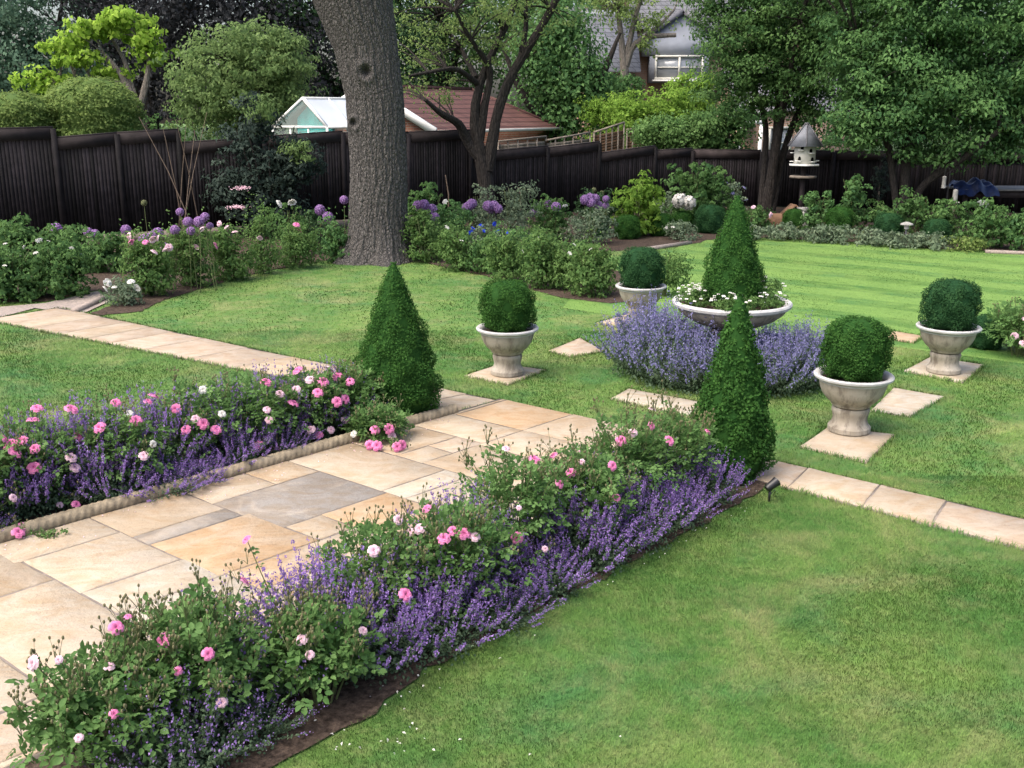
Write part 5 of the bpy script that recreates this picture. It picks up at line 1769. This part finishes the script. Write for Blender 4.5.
for k, (a, b, s_, hz) in enumerate(((-.78, -.42, .75, 1.0), (-1.22, -.50, .95, 1.15), (-1.72, -.36, .8, .9), (-2.15, -.36, .9, .95), (-2.58, -.20, .85, .62), (-2.88, -.18, .9, .6), (-3.2, -.34, .95, 1.0), (-3.62, -.52, 1.05, 1.2), (-4.25, -.30, .7, .8))):
    catmint("violet catmint spilling at the rope edge of the left bed, %s from the box cone" % ORD[k], PW(a, b), k % 3, (s_ * .85, s_ * .85, s_ * hz), GCL)
for k, (a, b, s_) in enumerate(((-.95, -.62, 1.15), (-1.5, -.68, 1.25), (-2.05, -.6, 1.3), (-2.7, -.62, 1.35), (-3.2, -.6, 1.35), (-3.5, -.75, 1.4), (-3.9, -.62, 1.2))):
    catmint("tall violet catmint at the back of the left bed, %s from the box cone" % ORD[k], PW(a, b), (k + 2) % 3, (s_ * .72, s_ * .72, s_ * 1.18), GCL)
ring = [(215, "left front"), (188, "left"), (165, "left back"), (140, "back left of centre"), (240, "front, left of the leafy cone"), (262, "front, just behind the leafy cone"), (290, "front, right of the leafy cone"), (315, "right front"), (340, "right"), (10, "right back"), (45, "back right of centre"), (95, "back, directly behind the pedestal")]
for k, (an, lab) in enumerate(ring):
    rr_ = .86
    s_ = 1.25 if an < 235 and an > 150 else (1.08 if an >= 235 else .85)
    catmint("pale lilac catmint in the ring around the bowl, %s" % lab, (2.40 + rr_ * math.cos(R(an)), 10.85 + rr_ * math.sin(R(an)), 0), 4 + k % 2, (s_ * 1.05, s_ * 1.05, s_ * (1.5 if s_ > 1.2 else 1.28) * (.9 + .2 * rng.random())), GCR, True)


# ------------------------------------------------------------------ roses
def compound(mb, pts, dirs, L, tint):
    """pinnate rose leaves: five leaflets on each stalk"""
    n = len(pts)
    dirs = dirs / (np.linalg.norm(dirs, axis=1)[:, None] + 1e-9)
    up = rng.normal(size=(n, 3)) * .35 + [0, 0, 1.0]
    side = np.cross(dirs, up)
    side /= np.linalg.norm(side, axis=1)[:, None] + 1e-9
    nrm = np.cross(side, dirs)
    for (f, s_, k) in ((1.5, 0, 1.15), (.95, .55, 1.0), (.95, -.55, 1.0), (.35, .5, .8), (.35, -.5, .8)):
        T = dirs * (1.0 if s_ == 0 else .55) + side * np.sign(s_) * .8
        c = pts + dirs * (f * L)[:, None] + side * (s_ * L)[:, None] - nrm * (f * f * L * .12)[:, None]
        mb.leaves(c, nrm + rng.normal(size=(n, 3)) * .22, L * k, L * k * .68, np.clip(tint + rng.normal(0, .1, n), 0, 1), 'oval', T, fold=.12, droop=.12)


def rose_bush(label, loc, rx, ry, h, blooms, group, nleaf=1000, L=.034, buds=10, ang=0.0, shoots=6):
    t = thing("rose_bush", label, "rose bush", loc, group)
    loc = np.asarray(loc, float)
    st, lf = MB(), MB()
    ca, sa = math.cos(ang), math.sin(ang)

    def rot(v):
        v = np.asarray(v, float)
        return np.stack([v[..., 0] * ca - v[..., 1] * sa, v[..., 0] * sa + v[..., 1] * ca, v[..., 2]], -1)
    pts, dirs = [], []
    tips = []
    for _ in range(20):
        d = rand_dir(1)[0]
        d[2] = abs(d[2]) * .9 + .25
        tip = rot(d * [rx * .95, ry * .95, 0]) + [0, 0, h * (.35 + .65 * min(1, d[2]))]
        b = rot(np.array([d[0] * .08, d[1] * .08, 0]))
        c = bezier(b, (b + tip) / 2 + [0, 0, h * .25], tip, 9)
        st.tube(c, np.linspace(.006, .0022, 9), 5, cap=False)
        tips.append(tip)
        for k in range(3, 9):
            pts.append(c[k])
            dirs.append(rand_dir(1)[0] + [0, 0, .25])
    for _ in range(shoots):                     # long arching shoots that stand clear of the bush
        an = rng.random() * TAU
        q_ = rot(np.array([math.cos(an) * rx * (.3 + .9 * rng.random()), math.sin(an) * ry * (.3 + .9 * rng.random()), 0]))
        tip = q_ + [0, 0, h * (.95 + .35 * rng.random()) * (1 - .25 * np.linalg.norm(q_) / rx)]
        c = bezier((q_[0] * .1, q_[1] * .1, .05), (q_[0] * .6, q_[1] * .6, h * .75), tip, 12)
        st.tube(c, np.linspace(.0045, .0018, 12), 5, cap=False)
        tips += [tip, tip, tip]
        for k in range(6, 11):
            pts.append(c[k])
            dirs.append(rand_dir(1)[0] + [0, 0, .2])
    n2 = nleaf
    d = rand_dir(n2)
    d[:, 2] = np.where(d[:, 2] < -.35, -d[:, 2], d[:, 2])
    rad = 1.04 - .75 * rng.random(n2) ** 1.3
    lump = 1 + .14 * np.sin(d[:, 0] * 7 + loc[0] * 3) * np.sin(d[:, 1] * 6 + loc[1] * 5) + .10 * np.sin(d[:, 2] * 9 + d[:, 0] * 5)
    q = d * (rad * lump)[:, None]
    pl_ = rot(q * [rx, ry, 1.0]) * [1, 1, 0] + np.column_stack([np.zeros(n2), np.zeros(n2), h * .48 + q[:, 2] * h * .46])
    pts = np.vstack([np.array(pts), pl_])
    dirs = np.vstack([np.array(dirs), rot(d) + rng.normal(size=(n2, 3)) * .7])
    keep = pts[:, 2] > .05
    pts, dirs = pts[keep], dirs[keep]
    n = len(pts)
    patch = .45 + .2 * np.sin(pts[:, 0] * 13 + loc[0]) * np.sin(pts[:, 1] * 11 + pts[:, 2] * 9)
    compound(lf, pts, dirs, L * (.7 + .6 * rng.random(n)), np.clip(patch + rng.normal(0, .22, n), 0, 1))
    bl = []
    for (w, kind, sz) in blooms:
        p = np.asarray(w, float) - loc
        b = rot(np.array([np.clip(p[0], -.1, .1), np.clip(p[1], -.1, .1), .1]))
        b = np.array([p[0] * .35, p[1] * .35, max(.05, min(p[2] - .25, h * .5))])
        c = bezier(b, (b + p) / 2 + np.array([p[0], p[1], 0]) * .1 + [0, 0, .08], p, 8)
        st.tube(c, np.linspace(.004, .002, 8), 5, cap=False)
        compound(lf, c[2:7] + rng.normal(0, .005, (5, 3)), rand_dir(5) + [0, 0, .1], np.full(5, L * .8), rng.random(5))
        bl.append((p, kind, sz))
        for _ in range(rng.integers(1, 4)):
            tips.append(p + rng.normal(0, .035, 3) + [0, 0, .02])
    for k in rng.choice(len(tips), min(buds + len(blooms) + shoots * 2, len(tips)), False):
        for _ in range(rng.integers(2, 6)):
            q = tips[k] + rng.normal(0, .028, 3) + [0, 0, .045]
            st.tube(bezier(tips[k] - [0, 0, .04], (tips[k] + q) / 2, q, 4), [.0018, .0014, .0012, .0012], 4, cap=False)
            st.ball(q, (.006, .006, .0095), 7, 5, mat=1)
    st.build("stems", [M['woodstem'], M['bud']], t, True)
    lf.build("leaves", M['rose'], t)
    for (p, kind, sz) in bl:
        out = np.array([p[0], p[1], .12 + .5 * rng.random()])
        out[:2] += rng.normal(0, .08, 2) + [0, -.12]
        e = Vector(out).to_track_quat('Z', 'Y').to_euler()
        inst("bloom", BLOOM[kind], t, p, (e.x, e.y, e.z), sz / .05 * (.95 if kind == 'white' else 1.15))
    return t


bed_ang = math.atan2(U2[1], U2[0])
front_bushes = [(-4.95, 2.72, .36, .34, .50), (-4.52, 2.70, .36, .34, .60), (-4.02, 2.96, .28, .26, .48), (-3.38, 2.64, .36, .32, .62), (-2.92, 2.80, .34, .34, .64), (-2.28, 2.66, .40, .36, .76), (-1.72, 2.76, .32, .32, .66), (-1.15, 2.66, .40, .36, .74), (-.62, 2.70, .32, .30, .66)]
left_bushes = [(-4.75, -.5, .36, .36, .62), (-4.15, -.5, .40, .38, .72), (-3.6, -.62, .34, .34, .66), (-3.05, -.5, .36, .36, .62), (-2.3, -.6, .36, .36, .66), (-1.85, -.52, .36, .36, .64), (-1.3, -.5, .32, .34, .62), (-.85, -.45, .28, .30, .55), (-.98, -.02, .25, .26, .30)]
fb = [(247, 540, 'pink', .030), (243, 582, 'pink', .038), (164, 641, 'pink', .042), (116, 628, 'pink', .038), (128, 617, 'pink', .02), (208, 654, 'pink', .034), (34, 663, 'palepink', .038), (59, 660, 'palepink', .022), (109, 667, 'palepink', .03), (114, 714, 'pink', .024), (178, 671, 'pink', .024), (222, 702, 'palepink', .03), (255, 709, 'palepink', .022),
      (79, 738, 'palepink', .022), (302, 640, 'palepink', .036), (310, 655, 'palepink', .026), (363, 631, 'palepink', .028), (387, 645, 'white', .024), (374, 551, 'palepink', .04), (427, 509, 'pink', .034), (444, 539, 'pink', .044), (464, 534, 'pink', .044), (453, 531, 'pink', .036), (517, 538, 'pink', .042), (405, 595, 'pink', .045),
      (398, 520, 'palepink', .034), (420, 529, 'palepink', .04), (411, 532, 'palepink', .032), (475, 537, 'palepink', .034), (534, 460, 'pink', .046), (554, 456, 'pink', .034), (571, 473, 'pink', .04), (559, 484, 'pink', .036), (621, 441, 'pink', .046), (612, 466, 'pink', .04), (616, 498, 'pink', .034), (651, 426, 'pink', .036), (669, 441, 'pink', .046), (633, 433, 'palepink', .036),
      (652, 410, 'palepink', .034), (506, 449, 'palepink', .03), (545, 549, 'palepink', .024), (582, 462, 'palepink', .024), (707, 432, 'pink', .032), (519, 508, 'palepink', .02), (581, 450, 'palepink', .022)]
lb = [(37, 409, 'pink', .05), (33, 421, 'pink', .054), (71, 410, 'pink', .06), (10, 445, 'pink', .06), (22, 441, 'pink', .05), (2, 440, 'pink', .06), (14, 453, 'pink', .06), (35, 449, 'pink', .045), (34, 468, 'pink', .055), (100, 428, 'pink', .056), (77, 437, 'pink', .05), (116, 403, 'pink', .045), (153, 397, 'pink', .05), (148, 402, 'pink', .04),
      (129, 414, 'white', .05), (136, 421, 'pink', .056), (176, 409, 'pink', .05), (186, 430, 'pink', .05), (196, 419, 'palepink', .045), (203, 424, 'pink', .055), (216, 430, 'pink', .05), (203, 390, 'white', .05), (71, 458, 'palepink', .05), (75, 468, 'palepink', .045), (144, 456, 'palepink', .045), (153, 444, 'white', .04), (76, 498, 'white', .035), (76, 505, 'pink', .04),
      (23, 528, 'pink', .05), (18, 533, 'pink', .05), (298, 371, 'pink', .058), (266, 383, 'pink', .06), (329, 370, 'palepink', .06), (338, 377, 'pink', .06), (323, 382, 'pink', .06), (293, 404, 'pink', .058), (318, 393, 'pink', .055), (280, 394, 'palepink', .045), (296, 390, 'palepink', .05), (222, 414, 'white', .045), (337, 402, 'pink', .055),
      (267, 410, 'palepink', .04), (269, 420, 'palepink', .038), (259, 446, 'pink', .05), (276, 450, 'pink', .05), (311, 430, 'palepink', .05), (319, 435, 'pink', .045), (331, 430, 'palepink', .04), (350, 382, 'pink', .05), (375, 430, 'pink', .05), (389, 429, 'pink', .055), (377, 446, 'pink', .055), (370, 445, 'pink', .05), (397, 447, 'pink', .05), (402, 445, 'pink', .05),
      (345, 399, 'pink', .055), (354, 434, 'white', .05), (345, 420, 'palepink', .045), (392, 436, 'palepink', .045), (310, 380, 'palepink', .05), (13, 498, 'palepink', .035), (60, 505, 'palepink', .03)]


def assign(blooms, bushes, plane):
    out = [[] for _ in bushes]
    ctr = [PW(b[0], b[1]) for b in bushes]
    for (px, py, kind, sz) in blooms:
        d = ray(px, py)
        cam_ = np.array([0, 0, CAM_H])
        best = None
        for i, b in enumerate(bushes):
            c = ctr[i] + [0, 0, b[4] * .48]
            rad = np.array([max(b[2], b[3]) * 1.02] * 2 + [b[4] * .5])
            o, dd = (cam_ - c) / rad, d / rad
            A, B, C = dd @ dd, 2 * o @ dd, o @ o - 1
            disc = B * B - 4 * A * C
            if disc > 0:
                t = (-B - math.sqrt(disc)) / (2 * A)
                if best is None or t < best[0]:
                    best = (t, i)
        if best is not None:
            p = cam_ + d * best[0]
            out[best[1]].append((p, kind, sz))
        else:
            p = on_plane(px, py, plane)
            i = int(np.argmin([np.linalg.norm((p - c)[:2]) for c in ctr]))
            if p[2] > .04 and np.linalg.norm((p - ctr[i])[:2]) < .6:
                out[i].append((p, kind, sz))
            else:
                g_ = G(px, py, .08)
                i = int(np.argmin([np.linalg.norm((g_ - c)[:2]) for c in ctr]))
                out[i].append((g_, kind, sz))
    return out


for k, (b, bl) in enumerate(zip(front_bushes[::-1], assign(fb, front_bushes, 2.7)[::-1])):
    near = b[0] < -3.8
    rose_bush("pink rose bush in the front bed, %s from the leafy cone" % ORD[k], PW(b[0], b[1]), b[2], b[3], b[4], bl, "rose bushes in the front flower bed", 450 if near else 600, .034 if near else .030, 14, bed_ang, 24 if near else 10)
for k, (b, bl) in enumerate(zip(left_bushes[::-1], assign(lb, left_bushes, -.5)[::-1])):
    rose_bush("pink rose bush in the left bed, %s from the box cone" % ORD[k], PW(b[0], b[1]), b[2], b[3], b[4], bl, "rose bushes in the left flower bed", 720, .031, 9, bed_ang)
b = G(1018, 356)
bl = [(b + np.array(q), 'palepink', .05) for q in ((-.1, -.25, .5), (.1, -.3, .42), (-.2, -.25, .3), (.05, -.3, .25), (.2, -.25, .3), (-.05, -.2, .62), (-.12, -.3, .22))]
rose_bush("dusty pink rose bush by itself at the right edge behind the urn", b, .40, .36, .66, bl, "roses by the striped lawn", 620, .034, 6)
shrub("leafy_plant", "grey leaved low plant in front of the lone rose at right", "plant", 1022, 352, 30, 22, 'silver', .05, 400, "roses by the striped lawn")

# a small sprig growing over the rope edge onto the patio
shrub("patio_weed", "small green sprig sprawling over the rope edge onto the patio", "plant", 52, 540, 44, 12, 'rose', .022, 220, None, None, rc=.04)

# ------------------------------------------------------------------ alliums
mb = MB()
n = 230
d = rand_dir(n)
mb.ball((0, 0, 0), .022, 10, 6, tint=.1)
mb.leaves(d * .058 * (.85 + .15 * rng.random((n, 1))), d, .024, .016, rng.random(n), 'quad', rand_dir(n))
for q in d[::2]:
    mb.tube([q * .02, q * .056], [.001, .001], 3, cap=False, tint=.2)
HM = mb.mesh("flower_head", M['allium'])
HG = mb.mesh("flower_head", M['allgreen'])
allium_sets = [("left of the bare canes", 19.5, [(56, 229, 1.15), (88, 232, .9), (95, 234, .9), (126, 230, 1.0)], False),
               ("at the foot of the bare canes", 16.2, [(144, 240, 1.2), (154, 236, 1.25), (149, 238, 1.1), (158, 233, 1.2), (167, 247, 1.0), (175, 230, 1.1), (180, 212, .9), (188, 222, 1.1), (199, 222, 1.2), (191, 231, 1.0), (205, 217, 1.0), (210, 226, .8)], False),
               ("on the fence side of the thick trunk", 21.0, [(320, 210, 1.1), (328, 217, 1.1), (344, 200, .9)], False),
               ("just right of the thick trunk", 20.6, [(418, 206, 1.1), (424, 205, 1.1), (432, 210, 1.2), (435, 217, .9)], False),
               ("left of the forked tree", 21.6, [(467, 208, 1.1), (472, 204, 1.1), (469, 206, 1.0)], False),
               ("at the forked tree's foot", 21.2, [(488, 206, 1.1), (494, 206, 1.1), (498, 209, 1.0), (491, 210, .9)], False),
               ("between the forked tree and the lime shrub", 22.8, [(549, 205, 1.1), (556, 207, 1.1), (533, 213, .9)], False),
               ("beside the lime shrub", 23.2, [(585, 200, 1.15), (590, 198, 1.1), (595, 199, 1.15), (591, 203, 1.1), (599, 206, 1.05), (606, 206, .8), (606, 199, .8)], False)]
for where, Y, lst, _ in allium_sets:
    order = sorted(lst)
    sz_ = 1.25 if Y < 17 else 1.75
    for k, (px, py, s_) in enumerate(order):
        p = P(px, py, Y + rng.normal(0, .15))
        t = thing("allium", "purple allium %s, %s from left" % (where, ORD[k]), "allium", (p[0], p[1], 0), "purple alliums along the fence")
        mb = MB()
        mb.tube(bezier((rng.normal(0, .05), 0, 0), (0, 0, p[2] * .5), (0, 0, p[2]), 6), np.linspace(.008, .006, 6), 6, cap=False)
        mb.build("stem", M['woodstem'], t, True)
        inst("flower_head", HM, t, (0, 0, p[2]), (rng.random(), rng.random(), 0), sz_ * s_)
for px, py, Y, lab in ((144, 203, 21.0, "green seed head on a tall bare stem left of the canes"), (594, 190, 26.0, "small dull green allium bud above the purple cluster"), (602, 193, 26.2, "dull green allium bud nearest the lime shrub"), (560, 201, 25.6, "white allium bud above the pair right of the cane")):
    p = P(px, py, Y)
    t = thing("allium", lab, "allium", (p[0], p[1], 0), "allium seed heads along the fence")
    mb = MB()
    mb.tube(bezier((.03, 0, 0), (0, 0, p[2] * .5), (0, 0, p[2]), 6), np.linspace(.008, .006, 6), 6, cap=False)
    mb.build("stem", M['woodstem'], t, True)
    inst("flower_head", HG, t, (0, 0, p[2]), (0, 0, 0), 1.1)

# ------------------------------------------------------------------ rope edging
mb = MB()
p0, p1 = PW(-6.2, -.12), PW(.02, -.08)
Lr = np.linalg.norm(p1 - p0)
ns = int(Lr / .012)
tt = np.linspace(0, 1, ns)
ctr_ = p0 + (p1 - p0) * tt[:, None]
ctr_[:, 2] = .055
seg = 18
th = np.arange(seg) / seg * TAU
dirv = (p1 - p0) / Lr
sidev = np.array([-dirv[1], dirv[0], 0])
tw = tt * Lr / .16 * TAU
rads = .056 * (1 + .16 * np.abs(np.sin((th[None] * 1.0 + tw[:, None]) * 1.5)) - .1)
V = ctr_[:, None] + sidev * (rads * np.cos(th))[..., None] + np.array([0, 0, 1.0]) * (rads * np.sin(th))[..., None]
i, j = np.meshgrid(np.arange(ns - 1), np.arange(seg), indexing='ij')
mb.add(V.reshape(-1, 3), [np.stack([i * seg + j, i * seg + (j + 1) % seg, (i + 1) * seg + (j + 1) % seg, (i + 1) * seg + j], -1).reshape(-1, 4), np.arange(seg)[None], (np.arange(seg) + (ns - 1) * seg)[None]])
tag(mb.build("rope_edging", M['rope'], None, True), "twisted rope pattern stone edging along the left flower bed", "edging")

# ------------------------------------------------------------------ small garden objects
# black spike spotlight
b = G(769, 502)
t = thing("garden_spotlight", "small black spike spotlight on the soil at the leafy cone", "garden light", b)
mb = MB()
mb.tube([(0, 0, -.02), (0, 0, .10)], [.008, .01], 8)
mb.box((0, 0, .105), (.03, .03, .02))
mb.build("spike", M['black'], t)
mb = MB()
mb.lathe([(0, -.05), (.022, -.05), (.030, -.03), (.034, .03), (.038, .05), (.032, .05), (.028, .035), (0, .035)], 20)
h_ = mb.build("lamp_head", M['black'], t, True, (0.012, 0, .135))
h_.rotation_euler = (R(-20), R(60), 0)
mb = MB()
mb.tube(bezier((0, 0, .05), (.08, .05, .12), (.06, .12, .0), 10), .003, 5)
mb.build("cable", M['black'], t, True)

# dovecote
Y = 27.0
q = P(804, 164, Y)
t = thing("dovecote", "white dovecote with grey pointed roof on a dark post", "dovecote", (q[0], Y, 0))
zb = q[2]
hr, hb = .31, P(804, 144, Y)[2] - q[2]
hexa = [(hr * math.cos(k * TAU / 6 + .3), hr * math.sin(k * TAU / 6 + .3)) for k in range(6)]
mb = MB()
mb.prism(hexa, zb, zb + hb)
mb.build("body", M['offwhite'], t)
mb = MB()
mb.prism([(x * 1.38, y * 1.38) for x, y in hexa], zb - .04, zb)
mb.build("base_board", M['white'], t)
mb = MB()
zt = P(808, 124, Y)[2]
o6 = [(x * 1.62, y * 1.62) for x, y in hexa]
V = [(x, y, zb + hb - .06) for x, y in o6] + [(x * .12, y * .12, zt) for x, y in hexa]
k = np.arange(6)
mb.add(V, [np.stack([k, (k + 1) % 6, (k + 1) % 6 + 6, k + 6], -1), (k + 6)[None], k[None, ::-1]])
rf = mb.build("roof", M['dovegrey'], t)
mb = MB()
for x, y in o6:
    mb.bar((x, y, zb + hb - .05), (x * .08, y * .08, zt + .01), .03, .025)
mb.lathe([(0, zt), (.07, zt), (.06, zt + .03), (0, zt + .04)], 8)
mb.build("ridge", M['slate'], rf)
for k in range(6):
    a0_ = (k + .5) * TAU / 6 + .3
    nx, ny = math.cos(a0_), math.sin(a0_)
    ap_ = hr * math.cos(math.pi / 6)
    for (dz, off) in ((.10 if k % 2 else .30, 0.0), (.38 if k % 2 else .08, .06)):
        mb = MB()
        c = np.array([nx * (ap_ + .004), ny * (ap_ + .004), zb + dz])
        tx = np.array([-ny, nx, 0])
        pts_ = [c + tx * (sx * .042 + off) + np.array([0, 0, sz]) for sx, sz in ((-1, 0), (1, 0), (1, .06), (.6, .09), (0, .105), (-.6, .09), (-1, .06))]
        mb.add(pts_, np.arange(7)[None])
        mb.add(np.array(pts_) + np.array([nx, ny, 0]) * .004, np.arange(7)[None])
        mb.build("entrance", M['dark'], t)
        mb = MB()
        mb.box(c + tx * off + np.array([nx * .05, ny * .05, -.012]), (.10, .15, .018), a0_)
        mb.build("perch", M['white'], t)
mb = MB()
mb.box((0, 0, (zb - .04) / 2), (.11, .11, zb - .04))
mb.build("post", M['fencecap'], t)
mb = MB()
mb.lathe([(0, zb - .36), (.36, zb - .36), (.37, zb - .33), (.36, zb - .30), (0, zb - .30)], 6)
mb.build("lower_tray", M['greywood'], t)

# wooden hutch with pitched roof, grey stone block
q = G(784, 228)
t = thing("wooden_hutch", "small brown wooden hutch with pitched roof under the dovecote", "hutch", q)
t.scale = (.8, .8, .8)
mb = MB()
mb.box((0, 0, .22), (.95, .5, .44))
mb.build("body", M['hutwood'], t)
mb = MB()
for sx in (-1, 1):
    mb.bar((.25 + sx * .33, 0, .42), (.25, 0, .72), .6, .05)
mb.build("roof", M['hutwood'], t)
mb = MB()
mb.add([(-.05, -.26, .44), (.55, -.26, .44), (.25, -.26, .70)], np.array([(0, 1, 2)]))
mb.box((.25, -.262, .24), (.22, .02, .3))
mb.build("door", M['fencecap'], t)
q = G(807, 230)
mb = MB()
mb.box((0, 0, .24), (.42, .36, .48), .2)
mb.box((.02, 0, .51), (.46, .40, .07), .2)
tag(mb.build("stone_block", M['greystone'], None, False, q), "squared pale grey stone block right of the wooden hutch", "stone block")

# path light
q = G(905, 242)
t = thing("path_light", "small mushroom topped metal path light in the right border", "garden light", q)
mb = MB()
mb.tube([(0, 0, 0), (0, 0, .3)], [.02, .02], 10)
mb.build("pole", M['slate'], t, True)
mb = MB()
mb.lathe([(0, .29), (.05, .29), (.055, .40), (0, .405)], 16)
mb.build("lens", M['offwhite'], t, True)
mb = MB()
mb.lathe([(0, .385), (.14, .385), (.13, .41), (.05, .445), (0, .45)], 20)
mb.build("cap", M['greystone'], t, True)

# bird feeders
q = np.array([P(942, 200, 24.5)[0], 24.5, 0])
t = thing("bird_feeder", "white tube bird feeder hanging from a thin hooked pole", "bird feeder", q)
zt, z0 = P(942, 177, 24.5)[2], P(942, 188, 24.5)[2]
mb = MB()
mb.tube([(.12, 0, 0), (.12, 0, zt + .1), (.1, 0, zt + .2), (.05, 0, zt + .23), (.0, 0, zt + .18), (0, 0, zt + .03)], .009, 6)
mb.build("pole", M['black'], t, True)
mb = MB()
mb.lathe([(0, z0), (.05, z0), (.045, z0 + .03), (.045, zt - .03), (.055, zt), (0, zt + .03)], 14)
mb.build("tube", M['greystone'], t, True)
q = np.array([P(953, 215, 24.0)[0], 24.0, 0])
t = thing("bird_feeder", "pale post mounted bird feeder left of the grey topped table", "bird feeder", q)
zt = P(953, 190, 24.0)[2]
mb = MB()
mb.box((0, 0, zt / 2), (.05, .05, zt))
mb.build("post", M['greywood'], t)
mb = MB()
mb.lathe([(0, zt - .28), (.06, zt - .28), (.055, zt), (0, zt + .02)], 12)
mb.build("tube", M['greystone'], t, True)
mb = MB()
mb.lathe([(0, zt - .3), (.11, zt - .3), (.12, zt - .28), (0, zt - .275)], 16)
mb.build("tray", M['offwhite'], t, True)

# grey topped table with blue tarpaulin
Y = 26.2
q0, q1 = P(962, 190, Y), P(1075, 190, Y)
q = np.array([(q0[0] + q1[0]) / 2, Y + .6, 0])
hw, zt = (q1[0] - q0[0]) / 2, q0[2]
t = thing("garden_table", "long low grey topped garden table under the right tree", "table", q)
mb = MB()
for k in range(7):
    mb.box((0, -.6 + k * .2, zt), (hw * 2, .19, .04), 0, rr.random())
mb.build("tabletop", M['tabletop'], t)
for sx in (-1, 1):
    for sy in (-.5, .5):
        mb = MB()
        mb.box((sx * (hw - .15), sy, zt / 2 - .01), (.1, .1, zt - .04))
        mb.build("leg", M['fencecap'], t)
mb = MB()
mb.box((0, -.58, zt - .12), (hw * 2 - .2, .04, .16))
mb.build("apron", M['fencecap'], t)
mb = MB()
N_ = 26
gx, gy = np.meshgrid(np.linspace(-.55, .55, N_), np.linspace(-.4, .4, N_), indexing='ij')
gz = .06 + .07 * np.sin(gx * 9 + gy * 5) * np.cos(gy * 8) + .05 * np.sin(gx * 17 + 1) + .04 * np.sin(gy * 21 + gx * 6)
gz = np.maximum(gz, .012) + .10 * np.exp(-(gx ** 2 + gy ** 2) * 6)
over = gy < -.25
gz = np.where(over, gz - 1.5 * (-.25 - gy), gz)
V = np.stack([gx, gy, gz], -1).reshape(-1, 3)
k = np.arange(N_ * N_).reshape(N_, N_)
F = np.stack([k[:-1, :-1], k[1:, :-1], k[1:, 1:], k[:-1, 1:]], -1).reshape(-1, 4)
mb.add(V, F)
tag(mb.build("tarpaulin", M['tarp'], None, True, (P(976, 186, Y)[0], Y + .2, zt + .03)), "crumpled blue tarpaulin lying on the grey topped table", "tarpaulin")

# small dark conifer on a thin stem before the back fence
q = np.array([P(877, 215, 28.3)[0], 28.3, 0])
t = thing("young_conifer", "small very dark conifer on a thin stem before the back fence", "tree", q)
mb = MB()
mb.tube([(0, 0, 0), (0, 0, .9)], [.03, .02], 7)
mb.build("trunk", M['palebark'], t, True)
mb = MB()
clump_leaves(mb, [((0, 0, .85), (.3, .3, .4)), ((0, 0, 1.2), (.2, .2, .35))], 60, 18, .07, .4, .1, .9)
mb.build("crown", M['elder'], t)


# fallen petals and clippings
def petals(name, label, pts, mat, L):
    mb = MB()
    n = len(pts)
    mb.leaves(np.array(pts), np.tile([0, 0, 1.0], (n, 1)) + rng.normal(size=(n, 3)) * .35, L * (.6 + .8 * rng.random(n)), L * .7, rng.random(n), 'quad')
    tag(mb.build(name, mat), label, "petals", kind="stuff")


pts = []
for _ in range(60):
    q = G(310 + rng.random() * 130, 660 + rng.random() * 100)
    if not inside(bed_front, q[:1], q[1:2])[0]:
        pts.append(q + [0, 0, .03])
for px, py in ((500, 663), (480, 620), (535, 640), (440, 693), (620, 742), (530, 760), (460, 745), (350, 750)):
    pts.append(G(px, py) + [0, 0, .03])
petals("petals", "pale rose petals fallen on the grass beside the front bed", pts, M['whitepetal'], .016)
pts = []
for _ in range(110):
    a = -4.4 + rng.random() * 4.2
    pts.append(PW(a, -.02 + rng.random() ** 2 * .35, .045))
petals("petals", "pink and violet petals fallen on the slabs beside the rope edging", pts, M['palepink'], .014)
pts = [PW(-6 + rng.random() * 6, 2.4 + rng.random() * .85, .02) for _ in range(160)]
petals("petals", "pale petals scattered on the front bed soil", pts, M['whitepetal'], .013)
